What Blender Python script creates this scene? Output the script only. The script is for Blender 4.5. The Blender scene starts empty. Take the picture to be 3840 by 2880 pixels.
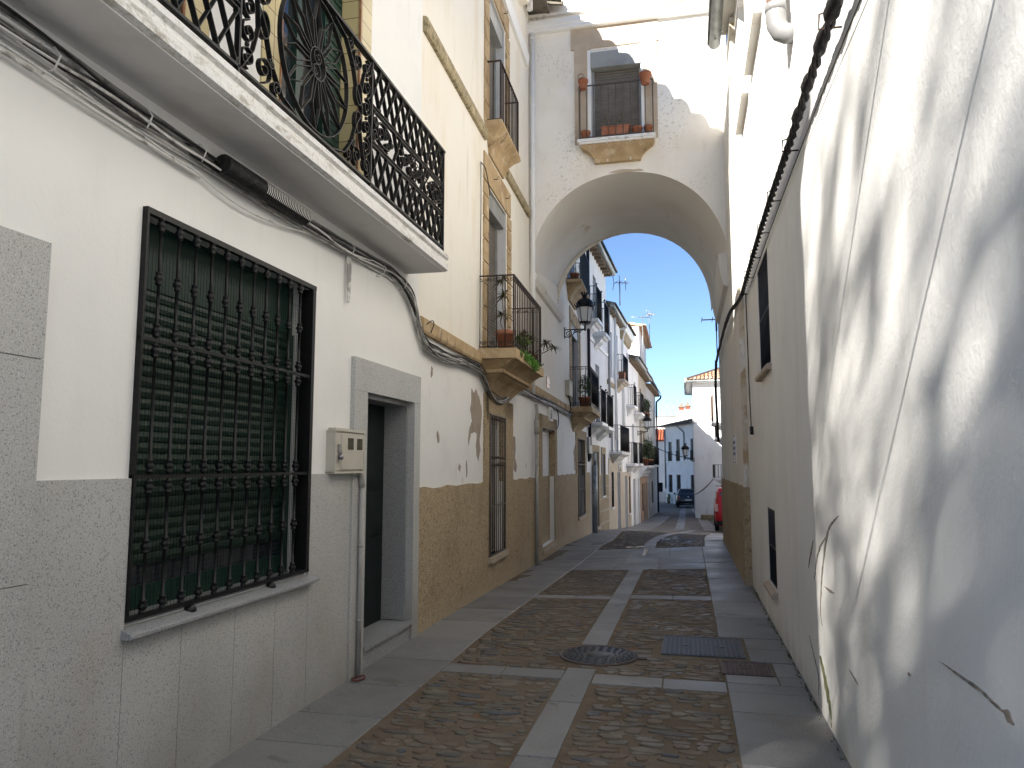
import bpy, bmesh, math, random
from mathutils import Vector, Matrix
random.seed(7)
rad = math.radians
sc = bpy.context.scene
COL = sc.collection
UP = Vector((0, 0, 1))

# ------------------------------------------------------------------ materials
def mat_base(name, rough=0.8, metal=0.0, spec=0.3):
    m = bpy.data.materials.new(name); m.use_nodes = True
    nt = m.node_tree; b = nt.nodes['Principled BSDF']
    b.inputs['Roughness'].default_value = rough
    b.inputs['Metallic'].default_value = metal
    b.inputs['Specular IOR Level'].default_value = spec
    return m, nt, b

def rgba(c): return (c[0], c[1], c[2], 1.0)

def coord(nt, stretch=(1, 1, 1)):
    tc = nt.nodes.new('ShaderNodeTexCoord'); mp = nt.nodes.new('ShaderNodeMapping')
    nt.links.new(tc.outputs['Object'], mp.inputs['Vector'])
    mp.inputs['Scale'].default_value = stretch
    return mp.outputs['Vector']

def ramp(nt, val, lo, hi):
    r = nt.nodes.new('ShaderNodeMapRange'); r.interpolation_type = 'SMOOTHSTEP'
    r.inputs['From Min'].default_value = lo; r.inputs['From Max'].default_value = hi
    nt.links.new(val, r.inputs['Value'])
    return r.outputs['Result']

def mul(nt, a, b):
    n = nt.nodes.new('ShaderNodeMath'); n.operation = 'MULTIPLY'
    nt.links.new(a, n.inputs[0])
    if isinstance(b, (int, float)): n.inputs[1].default_value = b
    else: nt.links.new(b, n.inputs[1])
    return n.outputs[0]

def texval(nt, L):
    k = L.get('kind', 'noise')
    if k == 'island':
        g = nt.nodes.new('ShaderNodeNewGeometry'); return g.outputs['Random Per Island']
    if k == 'z':
        tc = nt.nodes.new('ShaderNodeTexCoord'); s = nt.nodes.new('ShaderNodeSeparateXYZ')
        nt.links.new(tc.outputs['Object'], s.inputs[0])
        n = nt.nodes.new('ShaderNodeTexNoise'); n.inputs['Scale'].default_value = L.get('scale', 2)
        n.inputs['Detail'].default_value = 4
        nt.links.new(coord(nt, L.get('stretch', (1, 1, 1))), n.inputs['Vector'])
        a = nt.nodes.new('ShaderNodeMath'); a.operation = 'MULTIPLY_ADD'
        nt.links.new(n.outputs['Fac'], a.inputs[0]); a.inputs[1].default_value = L.get('wob', 0.8)
        nt.links.new(s.outputs['Z'], a.inputs[2])
        return a.outputs[0]
    v = coord(nt, L.get('stretch', (1, 1, 1)))
    if k == 'voronoi':
        n = nt.nodes.new('ShaderNodeTexVoronoi'); n.inputs['Scale'].default_value = L['scale']
        n.feature = L.get('feature', 'F1')
        nt.links.new(v, n.inputs['Vector']); return n.outputs['Distance']
    if k == 'cell':
        n = nt.nodes.new('ShaderNodeTexVoronoi'); n.inputs['Scale'].default_value = L['scale']
        nt.links.new(v, n.inputs['Vector'])
        s = nt.nodes.new('ShaderNodeSeparateColor'); nt.links.new(n.outputs['Color'], s.inputs[0])
        return s.outputs[0]
    n = nt.nodes.new('ShaderNodeTexNoise'); n.inputs['Scale'].default_value = L['scale']
    n.inputs['Detail'].default_value = L.get('detail', 4); n.inputs['Roughness'].default_value = L.get('nrough', 0.55)
    n.inputs['Distortion'].default_value = L.get('dist', 0)
    nt.links.new(v, n.inputs['Vector'])
    return n.outputs['Fac']

def M(name, base, rough=0.85, layers=(), bump=(), metal=0.0, spec=0.3, roughvar=None):
    m, nt, b = mat_base(name, rough, metal, spec)
    cur = None
    for L in layers:
        f = ramp(nt, texval(nt, L), L.get('lo', 0.4), L.get('hi', 0.6))
        if 'mask' in L:
            mk = dict(kind='noise', scale=L['mask'][0], detail=3)
            f = mul(nt, f, ramp(nt, texval(nt, mk), L['mask'][1], L['mask'][2]))
        if 'zmask' in L:
            zz = dict(kind='z', scale=L['zmask'][2], wob=L['zmask'][3])
            f = mul(nt, f, ramp(nt, texval(nt, zz), L['zmask'][0], L['zmask'][1]))
        f = mul(nt, f, L.get('amt', 1.0))
        mx = nt.nodes.new('ShaderNodeMix'); mx.data_type = 'RGBA'
        nt.links.new(f, mx.inputs['Factor'])
        if cur is None: mx.inputs['A'].default_value = rgba(base)
        else: nt.links.new(cur, mx.inputs['A'])
        mx.inputs['B'].default_value = rgba(L['color'])
        cur = mx.outputs['Result']
    if cur is None: b.inputs['Base Color'].default_value = rgba(base)
    else: nt.links.new(cur, b.inputs['Base Color'])
    nrm = None
    for B in bump:
        L = dict(kind=B[3] if len(B) > 3 else 'noise', scale=B[0], detail=5, stretch=B[4] if len(B) > 4 else (1, 1, 1))
        bn = nt.nodes.new('ShaderNodeBump'); bn.inputs['Strength'].default_value = B[1]; bn.inputs['Distance'].default_value = B[2]
        nt.links.new(texval(nt, L), bn.inputs['Height'])
        if nrm is not None: nt.links.new(nrm, bn.inputs['Normal'])
        nrm = bn.outputs['Normal']
    if nrm is not None: nt.links.new(nrm, b.inputs['Normal'])
    if roughvar:
        f = ramp(nt, texval(nt, dict(scale=roughvar[0], detail=3)), roughvar[1], roughvar[2])
        r = nt.nodes.new('ShaderNodeMapRange'); nt.links.new(f, r.inputs['Value'])
        r.inputs['To Min'].default_value = rough; r.inputs['To Max'].default_value = roughvar[3]
        nt.links.new(r.outputs['Result'], b.inputs['Roughness'])
    return m

WHITE = (0.80, 0.79, 0.765)
MT = {}
MT['plaster_h1'] = M('smooth_white_plaster', WHITE, 0.75, [
    dict(color=(0.72, 0.71, 0.69), scale=1.3, lo=0.45, hi=0.75, amt=0.5),
    dict(color=(0.66, 0.655, 0.63), scale=5, lo=0.56, hi=0.76, amt=0.35, stretch=(1, 1, 0.25)),
    dict(color=(0.45, 0.42, 0.38), scale=26, lo=0.72, hi=0.78, amt=0.55, mask=(1.1, 0.5, 0.68))],
    [(3.0, 0.25, 0.02), (45, 0.22, 0.006)])
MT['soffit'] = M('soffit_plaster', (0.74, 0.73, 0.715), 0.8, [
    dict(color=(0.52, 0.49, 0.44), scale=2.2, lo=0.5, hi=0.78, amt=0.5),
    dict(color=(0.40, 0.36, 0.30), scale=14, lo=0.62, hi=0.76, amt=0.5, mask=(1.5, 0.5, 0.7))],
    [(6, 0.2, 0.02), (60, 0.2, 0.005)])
MT['edge_plaster'] = M('weathered_edge_plaster', (0.76, 0.75, 0.73), 0.85, [
    dict(color=(0.30, 0.27, 0.21), scale=13, detail=8, nrough=0.7, lo=0.50, hi=0.66, amt=0.75, stretch=(1, 0.35, 1), mask=(2.0, 0.36, 0.60)),
    dict(color=(0.42, 0.39, 0.32), scale=45, detail=6, lo=0.54, hi=0.66, amt=0.6, mask=(3.1, 0.4, 0.6)),
    dict(color=(0.17, 0.15, 0.11), scale=70, lo=0.64, hi=0.72, amt=0.75, mask=(2.6, 0.42, 0.62))],
    [(18, 0.6, 0.02), (80, 0.4, 0.006)])
MT['cream'] = M('cream_old_plaster', (0.80, 0.755, 0.665), 0.85, [
    dict(color=(0.81, 0.775, 0.70), scale=0.9, lo=0.36, hi=0.62, amt=0.85),
    dict(color=(0.70, 0.60, 0.44), scale=2.0, lo=0.5, hi=0.80, amt=0.6, stretch=(1, 1, 0.3)),
    dict(color=(0.62, 0.54, 0.43), scale=7, lo=0.56, hi=0.8, amt=0.45, stretch=(1, 1, 0.15)),
    dict(color=(0.33, 0.28, 0.21), scale=30, lo=0.64, hi=0.72, amt=0.6, mask=(1.6, 0.5, 0.66), stretch=(1, 1, 0.5))],
    [(4.0, 0.3, 0.02), (55, 0.25, 0.006)])
MT['lower_white'] = M('chipped_white_plaster', (0.80, 0.79, 0.77), 0.8, [
    dict(color=(0.68, 0.67, 0.65), scale=1.7, lo=0.45, hi=0.75, amt=0.5),
    dict(color=(0.36, 0.31, 0.25), scale=9, detail=8, lo=0.66, hi=0.70, amt=0.8, stretch=(1, 1, 0.4), mask=(1.2, 0.45, 0.62)),
    dict(color=(0.5, 0.47, 0.42), scale=28, lo=0.66, hi=0.74, amt=0.5, mask=(1.8, 0.46, 0.64))],
    [(4.0, 0.3, 0.02), (60, 0.2, 0.005)])
MT['peel'] = M('bare_render', (0.36, 0.30, 0.245), 0.9, [dict(color=(0.27, 0.22, 0.175), scale=5, lo=0.4, hi=0.7, amt=0.8)], [(90, 0.3, 0.005)])
MT['arch_plaster'] = M('flaked_white_plaster', (0.83, 0.80, 0.745), 0.85, [
    dict(color=(0.74, 0.69, 0.61), scale=1.1, lo=0.42, hi=0.72, amt=0.7),
    dict(color=(0.60, 0.56, 0.50), scale=6, lo=0.56, hi=0.78, amt=0.35, stretch=(1, 1, 0.4)),
    dict(color=(0.36, 0.32, 0.28), scale=17, detail=9, nrough=0.72, lo=0.54, hi=0.60, amt=0.65, mask=(0.8, 0.47, 0.62)),
    dict(color=(0.28, 0.24, 0.21), scale=40, detail=5, lo=0.62, hi=0.67, amt=0.7, mask=(1.6, 0.46, 0.62))],
    [(5.0, 0.2, 0.015), (50, 0.15, 0.004)])
MT['vault'] = M('vault_plaster', (0.78, 0.755, 0.71), 0.85, [
    dict(color=(0.66, 0.62, 0.56), scale=0.8, lo=0.4, hi=0.75, amt=0.6),
    dict(color=(0.47, 0.37, 0.26), scale=2.6, detail=7, lo=0.66, hi=0.70, amt=0.6, mask=(0.7, 0.5, 0.62))], [(4, 0.2, 0.02), (50, 0.15, 0.005)])
MT['right_plaster'] = M('right_wall_plaster', (0.79, 0.78, 0.755), 0.8, [
    dict(color=(0.69, 0.685, 0.665), scale=1.1, lo=0.42, hi=0.72, amt=0.55),
    dict(color=(0.62, 0.60, 0.55), scale=3.5, lo=0.52, hi=0.78, amt=0.45, stretch=(1, 1, 0.18)),
    dict(color=(0.36, 0.33, 0.29), scale=22, lo=0.69, hi=0.76, amt=0.7, stretch=(1, 1, 0.35), mask=(1.3, 0.48, 0.64)),
    dict(color=(0.48, 0.43, 0.36), kind='z', scale=4, wob=0.5, lo=0.52, hi=0.12, amt=0.6, stretch=(1, 1, 0.5))],
    [(5.0, 0.35, 0.02), (38, 0.45, 0.008), (120, 0.2, 0.003)])
MT['right2_plaster'] = M('old_right_plaster', (0.76, 0.735, 0.68), 0.85, [
    dict(color=(0.60, 0.54, 0.44), scale=2.0, lo=0.45, hi=0.75, amt=0.6, stretch=(1, 1, 0.3)),
    dict(color=(0.42, 0.36, 0.29), scale=12, lo=0.6, hi=0.7, amt=0.6, mask=(1.0, 0.45, 0.6))], [(5, 0.35, 0.02), (50, 0.3, 0.006)])
MT['bare_edge'] = M('bare_masonry_edge', (0.62, 0.55, 0.44), 0.9, [
    dict(color=(0.45, 0.33, 0.19), scale=3.0, lo=0.48, hi=0.6, amt=0.9),
    dict(color=(0.78, 0.76, 0.71), scale=5, lo=0.52, hi=0.6, amt=0.9, stretch=(1, 1, 0.4))], [(20, 0.8, 0.03)])
MT['roughcast'] = M('brown_roughcast', (0.46, 0.355, 0.22), 0.95, [
    dict(color=(0.38, 0.29, 0.175), scale=1.2, lo=0.4, hi=0.7, amt=0.7),
    dict(color=(0.55, 0.45, 0.31), scale=55, detail=3, lo=0.5, hi=0.66, amt=0.8),
    dict(color=(0.60, 0.50, 0.36), scale=20, detail=7, nrough=0.75, lo=0.53, hi=0.62, amt=0.55),
    dict(color=(0.13, 0.095, 0.05), scale=23, detail=7, nrough=0.75, lo=0.535, hi=0.62, amt=0.72),
    dict(color=(0.085, 0.06, 0.032), scale=85, detail=2, lo=0.56, hi=0.66, amt=0.85, stretch=(1.0, 1.0, 1.25)),
    dict(color=(0.48, 0.39, 0.275), kind='z', scale=2.2, wob=0.55, lo=0.55, hi=0.1, amt=0.6),
    dict(color=(0.24, 0.18, 0.11), scale=3, detail=8, lo=0.56, hi=0.74, amt=0.4, stretch=(1, 1, 0.7))],
    [(75, 1.0, 0.012), (18, 0.4, 0.012)])
MT['granite'] = M('pale_granite', (0.44, 0.44, 0.425), 0.55, [
    dict(color=(0.36, 0.36, 0.345), scale=1.4, lo=0.4, hi=0.75, amt=0.6),
    dict(color=(0.37, 0.33, 0.28), scale=2.4, detail=6, lo=0.52, hi=0.72, amt=0.45, stretch=(1, 1, 0.6)),
    dict(color=(0.58, 0.57, 0.56), scale=150, detail=2, lo=0.52, hi=0.62, amt=0.7),
    dict(color=(0.15, 0.15, 0.15), scale=120, detail=2, lo=0.57, hi=0.66, amt=0.75),
    dict(color=(0.25, 0.24, 0.215), kind='z', scale=2.2, wob=1.1, lo=1.25, hi=0.4, amt=0.6)],
    [(150, 0.1, 0.002)], spec=0.4)
MT['granite_dark'] = M('grey_granite', (0.28, 0.285, 0.29), 0.35, [
    dict(color=(0.44, 0.44, 0.45), scale=150, detail=2, lo=0.52, hi=0.62, amt=0.7),
    dict(color=(0.09, 0.09, 0.10), scale=120, detail=2, lo=0.55, hi=0.64, amt=0.8)], [(150, 0.08, 0.002)], spec=0.5)
MT['joint'] = M('mortar_joint', (0.22, 0.19, 0.15), 0.95)
MT['sandstone'] = M('worn_sandstone', (0.47, 0.345, 0.20), 0.9, [
    dict(color=(0.34, 0.235, 0.125), scale=2.5, lo=0.42, hi=0.66, amt=0.85),
    dict(color=(0.60, 0.50, 0.36), scale=6, lo=0.52, hi=0.72, amt=0.6),
    dict(color=(0.13, 0.095, 0.055), scale=4.5, detail=9, nrough=0.65, dist=0.6, lo=0.56, hi=0.70, amt=0.75),
    dict(color=(0.17, 0.135, 0.09), scale=18, detail=8, lo=0.58, hi=0.70, amt=0.6, mask=(2.2, 0.42, 0.62))],
    [(12, 0.4, 0.015), (70, 0.35, 0.005)])
MT['stone_pale'] = M('pale_pitted_stone', (0.46, 0.375, 0.285), 0.9, [
    dict(color=(0.54, 0.47, 0.385), scale=4, lo=0.45, hi=0.7, amt=0.7),
    dict(color=(0.30, 0.24, 0.18), scale=45, lo=0.63, hi=0.70, amt=0.6)], [(45, 0.4, 0.008)])
MT['mossy_stone'] = M('mossy_stone', (0.36, 0.30, 0.19), 0.95, [
    dict(color=(0.52, 0.42, 0.27), scale=5, lo=0.5, hi=0.68, amt=0.8),
    dict(color=(0.13, 0.115, 0.06), scale=16, detail=8, lo=0.5, hi=0.64, amt=0.75)], [(30, 0.5, 0.01)])
MT['slab'] = M('paving_granite', (0.165, 0.165, 0.162), 0.6, [
    dict(color=(0.245, 0.24, 0.232), kind='island', lo=0.0, hi=1.0, amt=0.95),
    dict(color=(0.125, 0.11, 0.09), scale=1.1, detail=6, lo=0.48, hi=0.72, amt=0.6),
    dict(color=(0.07, 0.065, 0.055), scale=3.2, detail=8, dist=1.0, lo=0.62, hi=0.68, amt=0.6),
    dict(color=(0.34, 0.335, 0.33), scale=140, detail=2, lo=0.54, hi=0.64, amt=0.5),
    dict(color=(0.06, 0.06, 0.06), scale=110, detail=2, lo=0.57, hi=0.66, amt=0.6)],
    [(30, 0.15, 0.006), (140, 0.12, 0.002)], spec=0.4, roughvar=(1.3, 0.4, 0.7, 0.42))
MT['mortar'] = M('sandy_mortar', (0.155, 0.122, 0.086), 0.95, [
    dict(color=(0.115, 0.083, 0.052), scale=1.3, lo=0.42, hi=0.66, amt=0.8),
    dict(color=(0.20, 0.165, 0.125), scale=6, lo=0.5, hi=0.7, amt=0.7),
    dict(color=(0.23, 0.115, 0.04), scale=2.7, lo=0.63, hi=0.72, amt=0.55),
    dict(color=(0.07, 0.055, 0.035), scale=120, lo=0.58, hi=0.68, amt=0.7),
    dict(color=(0.055, 0.06, 0.025), scale=4.5, detail=8, lo=0.62, hi=0.70, amt=0.6)], [(60, 0.7, 0.01), (160, 0.3, 0.003)])
MT['stone'] = M('river_cobble', (0.135, 0.108, 0.078), 0.7, [
    dict(color=(0.088, 0.086, 0.078), kind='island', lo=0.35, hi=0.55, amt=0.85),
    dict(color=(0.15, 0.10, 0.065), kind='island', lo=0.60, hi=0.62, amt=0.8),
    dict(color=(0.115, 0.108, 0.08), kind='island', lo=0.76, hi=0.78, amt=0.9),
    dict(color=(0.075, 0.08, 0.088), kind='island', lo=0.93, hi=0.94, amt=1.0),
    dict(color=(0.18, 0.148, 0.108), scale=4, detail=7, lo=0.48, hi=0.66, amt=0.8),
    dict(color=(0.06, 0.05, 0.04), scale=60, lo=0.56, hi=0.7, amt=0.5)], [(35, 0.4, 0.006), (140, 0.2, 0.002)], spec=0.4, roughvar=(2.0, 0.4, 0.7, 0.45))
MT['far_cobble'] = M('far_cobbles', (0.17, 0.145, 0.125), 0.75, [
    dict(color=(0.085, 0.075, 0.065), scale=9, kind='voronoi', lo=0.35, hi=0.65, amt=0.8, stretch=(0.55, 1.3, 1)),
    dict(color=(0.20, 0.17, 0.14), scale=1.0, lo=0.45, hi=0.7, amt=0.6)], [(9, 0.7, 0.03, 'voronoi', (0.55, 1.3, 1))], spec=0.4)
MT['ground'] = M('earth', (0.16, 0.14, 0.11), 0.95, [dict(color=(0.10, 0.09, 0.07), scale=0.8, lo=0.4, hi=0.7)])
MT['iron'] = M('black_iron', (0.006, 0.006, 0.0065), 0.45, [dict(color=(0.016, 0.014, 0.013), scale=30, lo=0.55, hi=0.7, amt=0.6)], [(120, 0.25, 0.002)], spec=0.3)
MT['iron_brown'] = M('rusty_iron', (0.045, 0.032, 0.026), 0.65, [dict(color=(0.10, 0.05, 0.028), scale=25, lo=0.5, hi=0.7, amt=0.7)], [(90, 0.3, 0.002)])
MT['iron_grey'] = M('grey_iron', (0.10, 0.085, 0.075), 0.6, [dict(color=(0.14, 0.07, 0.04), scale=20, lo=0.5, hi=0.7, amt=0.7)])
MT['iron_navy'] = M('dark_blue_iron', (0.008, 0.010, 0.020), 0.5)
MT['cast_iron'] = M('cast_iron_cover', (0.085, 0.09, 0.10), 0.5, [dict(color=(0.12, 0.085, 0.065), scale=9, lo=0.5, hi=0.7, amt=0.6)], [(80, 0.3, 0.003)], metal=0.3)
MT['cast_brown'] = M('cast_brown_cover', (0.10, 0.07, 0.06), 0.55, [dict(color=(0.16, 0.15, 0.145), scale=14, lo=0.5, hi=0.7, amt=0.6)], [(80, 0.3, 0.003)], metal=0.2)
MT['green_shutter'] = M('dark_green_shutter', (0.0045, 0.021, 0.0135), 0.45, [dict(color=(0.008, 0.028, 0.019), scale=9, lo=0.4, hi=0.7, amt=0.7), dict(color=(0.05, 0.055, 0.045), scale=80, lo=0.66, hi=0.72, amt=0.4)], [(40, 0.1, 0.003)], spec=0.5)
MT['green_paint'] = M('green_paint', (0.006, 0.030, 0.021), 0.4, spec=0.4)
MT['door_dark'] = M('dark_door_paint', (0.004, 0.007, 0.007), 0.4, [dict(color=(0.006, 0.012, 0.011), scale=5, lo=0.4, hi=0.7)], spec=0.25)
MT['shutter_brown'] = M('grey_brown_shutter', (0.135, 0.118, 0.10), 0.5, [dict(color=(0.165, 0.148, 0.125), scale=6, lo=0.4, hi=0.7)], spec=0.4)
MT['shutter_box'] = M('grey_shutter_box', (0.30, 0.31, 0.30), 0.45, [dict(color=(0.24, 0.245, 0.235), scale=4, lo=0.4, hi=0.7)], spec=0.4)
MT['white_paint'] = M('white_paint', (0.80, 0.80, 0.79), 0.5, [dict(color=(0.7, 0.69, 0.66), scale=3, lo=0.5, hi=0.8, amt=0.5)])
MT['reveal'] = M('pale_reveal', (0.60, 0.60, 0.60), 0.8, [dict(color=(0.5, 0.49, 0.47), scale=3, lo=0.4, hi=0.7, amt=0.7)], [(50, 0.2, 0.004)])
MT['galv'] = M('galvanised_zinc', (0.30, 0.32, 0.32), 0.42, [dict(color=(0.17, 0.18, 0.175), scale=6, lo=0.42, hi=0.68, amt=0.8), dict(color=(0.6, 0.6, 0.58), scale=25, lo=0.62, hi=0.7, amt=0.6)], metal=0.6)
MT['pvc'] = M('grey_pvc', (0.36, 0.35, 0.33), 0.5, [dict(color=(0.28, 0.26, 0.23), scale=5, lo=0.45, hi=0.7, amt=0.6)])
MT['pvc_pale'] = M('silver_pvc', (0.20, 0.20, 0.20), 0.35, spec=0.5)
MT['rust'] = M('rust_band', (0.28, 0.13, 0.06), 0.8, [dict(color=(0.36, 0.22, 0.14), scale=20, lo=0.4, hi=0.7)])
MT['box_beige'] = M('beige_plastic', (0.50, 0.47, 0.40), 0.5, [dict(color=(0.42, 0.39, 0.33), scale=4, lo=0.45, hi=0.75, amt=0.6)])
MT['meter_glass'] = M('meter_window', (0.06, 0.055, 0.035), 0.15, spec=0.6)
MT['steel'] = M('dull_steel', (0.3, 0.3, 0.3), 0.4, metal=0.8)
MT['cable'] = M('black_cable', (0.013, 0.013, 0.014), 0.55, [dict(color=(0.06, 0.055, 0.05), scale=30, lo=0.5, hi=0.7, amt=0.6)])
MT['cable_grey'] = M('grey_cable', (0.22, 0.215, 0.205), 0.6, [dict(color=(0.08, 0.075, 0.07), scale=9, lo=0.5, hi=0.62, amt=0.8)])
MT['cable_white'] = M('painted_cable', (0.68, 0.67, 0.65), 0.6, [dict(color=(0.2, 0.18, 0.16), scale=8, lo=0.55, hi=0.66, amt=0.7)])
MT['terracotta'] = M('terracotta', (0.30, 0.115, 0.065), 0.8, [dict(color=(0.40, 0.20, 0.13), scale=9, lo=0.45, hi=0.7, amt=0.7), dict(color=(0.26, 0.10, 0.06), scale=5, lo=0.5, hi=0.75, amt=0.6)], [(40, 0.2, 0.004)])
MT['soil'] = M('potting_soil', (0.04, 0.03, 0.02), 0.95)
MT['leaf'] = M('plant_leaf', (0.045, 0.085, 0.025), 0.5, [dict(color=(0.08, 0.11, 0.04), kind='island', lo=0.2, hi=1.0, amt=0.9)])
MT['leaf_bright'] = M('bright_fern_leaf', (0.10, 0.24, 0.025), 0.5, [dict(color=(0.06, 0.15, 0.03), kind='island', lo=0.2, hi=1.0, amt=0.9)])
MT['leaf_olive'] = M('olive_leaf', (0.075, 0.085, 0.035), 0.55, [dict(color=(0.13, 0.12, 0.06), kind='island', lo=0.3, hi=1.0, amt=0.9)])
MT['leaf_tree'] = M('tree_leaf', (0.05, 0.085, 0.03), 0.6, [dict(color=(0.09, 0.11, 0.04), kind='island', lo=0.2, hi=1.0, amt=0.9)])
MT['bark'] = M('bark', (0.12, 0.09, 0.065), 0.9, [], [(15, 0.8, 0.04)])
MT['twig'] = M('dry_stem', (0.20, 0.15, 0.09), 0.8)
MT['glass'] = M('window_glass', (0.02, 0.025, 0.03), 0.06, spec=0.8)
MT['lamp_glass'] = M('frosted_lamp_glass', (0.70, 0.72, 0.73), 0.35, [dict(color=(0.6, 0.61, 0.62), scale=6, lo=0.4, hi=0.7)])
MT['tile_yellow'] = None
MT['roof_tile'] = M('terracotta_roof_tile', (0.46, 0.28, 0.17), 0.85, [dict(color=(0.56, 0.42, 0.30), kind='island', lo=0.1, hi=1.0, amt=0.9), dict(color=(0.22, 0.17, 0.12), scale=6, lo=0.52, hi=0.7, amt=0.7)], [(30, 0.3, 0.006)])
MT['roof_old'] = M('old_dark_roof_tile', (0.15, 0.13, 0.10), 0.9, [dict(color=(0.26, 0.22, 0.17), kind='island', lo=0.3, hi=1.0, amt=0.9), dict(color=(0.07, 0.065, 0.045), scale=7, lo=0.5, hi=0.7, amt=0.8)], [(30, 0.4, 0.01)])
MT['roof_red'] = M('red_roof_tile', (0.30, 0.085, 0.04), 0.85, [dict(color=(0.38, 0.13, 0.065), kind='island', lo=0.2, hi=1.0, amt=0.9), dict(color=(0.12, 0.05, 0.03), scale=6, lo=0.55, hi=0.7, amt=0.6)])
MT['white_far'] = M('far_white_plaster', (0.86, 0.85, 0.835), 0.85, [dict(color=(0.68, 0.67, 0.65), scale=0.7, lo=0.42, hi=0.72, amt=0.5), dict(color=(0.5, 0.47, 0.42), scale=2.5, detail=7, lo=0.58, hi=0.75, amt=0.4, stretch=(1, 1, 0.3))], [(8, 0.25, 0.02)])
MT['grey_far'] = M('far_grey_plaster', (0.58, 0.57, 0.56), 0.85, [dict(color=(0.40, 0.38, 0.36), scale=1.2, detail=7, lo=0.5, hi=0.7, amt=0.6, stretch=(1, 1, 0.4))], [(8, 0.25, 0.02)])
MT['beige_far'] = M('far_beige_plaster', (0.52, 0.45, 0.36), 0.85, [dict(color=(0.42, 0.35, 0.26), scale=1.2, lo=0.4, hi=0.7, amt=0.6)], [(8, 0.25, 0.02)])
MT['stoneblock'] = M('tan_block_facing', (0.36, 0.29, 0.19), 0.9, [dict(color=(0.28, 0.22, 0.14), scale=1.5, lo=0.4, hi=0.7, amt=0.7)], [(40, 0.3, 0.006)])
MT['pink_far'] = M('salmon_plaster', (0.50, 0.32, 0.22), 0.85, [dict(color=(0.42, 0.27, 0.18), scale=1.3, lo=0.4, hi=0.7, amt=0.6)], [(8, 0.2, 0.02)])
MT['wood_dark'] = M('dark_brown_wood', (0.055, 0.028, 0.016), 0.5, [dict(color=(0.08, 0.045, 0.028), scale=4, lo=0.4, hi=0.7, stretch=(6, 6, 0.6))])
MT['wood_mid'] = M('brown_wood', (0.17, 0.095, 0.045), 0.6, [dict(color=(0.12, 0.065, 0.03), scale=4, lo=0.4, hi=0.7, stretch=(6, 6, 0.6))])
MT['eave_wood'] = M('old_eave_boards', (0.26, 0.20, 0.14), 0.9, [dict(color=(0.15, 0.11, 0.075), scale=5, lo=0.45, hi=0.65)], [(20, 0.4, 0.01)])
MT['car_black'] = M('black_car_paint', (0.006, 0.006, 0.009), 0.18, spec=0.6)
MT['car_red'] = M('red_car_paint', (0.40, 0.012, 0.02), 0.25, spec=0.5)
MT['tyre'] = M('tyre_rubber', (0.012, 0.012, 0.012), 0.85)
MT['tail'] = M('tail_lamp_red', (0.20, 0.01, 0.01), 0.2, spec=0.6)
MT['tail_clear'] = M('tail_lamp_clear', (0.55, 0.35, 0.33), 0.2, spec=0.6)
MT['plate'] = M('number_plate', (0.55, 0.55, 0.55), 0.5)
MT['chrome'] = M('chrome', (0.7, 0.7, 0.7), 0.15, metal=1.0)
MT['puddle'] = M('puddle_water', (0.012, 0.012, 0.013), 0.07, spec=0.5)
MT['litter'] = M('red_plastic', (0.11, 0.025, 0.018), 0.6)
MT['crack'] = M('dark_scrape', (0.20, 0.175, 0.145), 0.95, [dict(color=(0.34, 0.31, 0.27), scale=18, lo=0.45, hi=0.6)])
MT['mossgreen'] = M('wall_moss', (0.16, 0.16, 0.08), 0.95, [dict(color=(0.09, 0.10, 0.04), scale=12, lo=0.45, hi=0.65), dict(color=(0.40, 0.38, 0.32), scale=7, lo=0.55, hi=0.68)])
MT['sign_white'] = M('ceramic_white', (0.74, 0.73, 0.69), 0.3, spec=0.5)
MT['sign_ink'] = M('ceramic_ink', (0.05, 0.05, 0.06), 0.4)
MT['sign_blue'] = M('ceramic_blue', (0.03, 0.06, 0.20), 0.4)
MT['sign_red'] = M('painted_tile_red', (0.36, 0.13, 0.07), 0.4, [dict(color=(0.50, 0.36, 0.22), scale=22, lo=0.45, hi=0.6)])
MT['cloth_dark'] = M('dark_cloth', (0.012, 0.012, 0.014), 0.95)
MT['blue_metal'] = M('blue_metal', (0.02, 0.04, 0.12), 0.5)

def brick_tiles():
    m, nt, b = mat_base('glazed_yellow_tile', 0.22, 0, 0.5)
    br = nt.nodes.new('ShaderNodeTexBrick'); br.offset = 0.0
    br.inputs['Scale'].default_value = 1.0; br.inputs['Brick Width'].default_value = 0.22; br.inputs['Row Height'].default_value = 0.15
    br.inputs['Mortar Size'].default_value = 0.0035; br.inputs['Mortar'].default_value = (0.16, 0.10, 0.05, 1)
    br.inputs['Color1'].default_value = (0.50, 0.41, 0.20, 1); br.inputs['Color2'].default_value = (0.60, 0.50, 0.27, 1)
    tc = nt.nodes.new('ShaderNodeTexCoord'); s = nt.nodes.new('ShaderNodeSeparateXYZ'); c = nt.nodes.new('ShaderNodeCombineXYZ')
    nt.links.new(tc.outputs['Object'], s.inputs[0])
    nt.links.new(s.outputs['Y'], c.inputs['X']); nt.links.new(s.outputs['Z'], c.inputs['Y'])
    nt.links.new(c.outputs[0], br.inputs['Vector']); nt.links.new(br.outputs['Color'], b.inputs['Base Color'])
    return m
MT['tile_yellow'] = brick_tiles()
# ------------------------------------------------------------------ geometry helpers
class Fr:
    """A facade frame: s runs along the wall, o out of it towards the street, z up."""
    def __init__(self, P, Q):
        self.P = Vector((P[0], P[1], 0)); d = Vector((Q[0] - P[0], Q[1] - P[1], 0)); self.L = d.length
        self.d = d.normalized(); self.n = Vector((self.d.y, -self.d.x, 0))
    def pt(self, s, o, z): return self.P + self.d * s + self.n * o + UP * z

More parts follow.
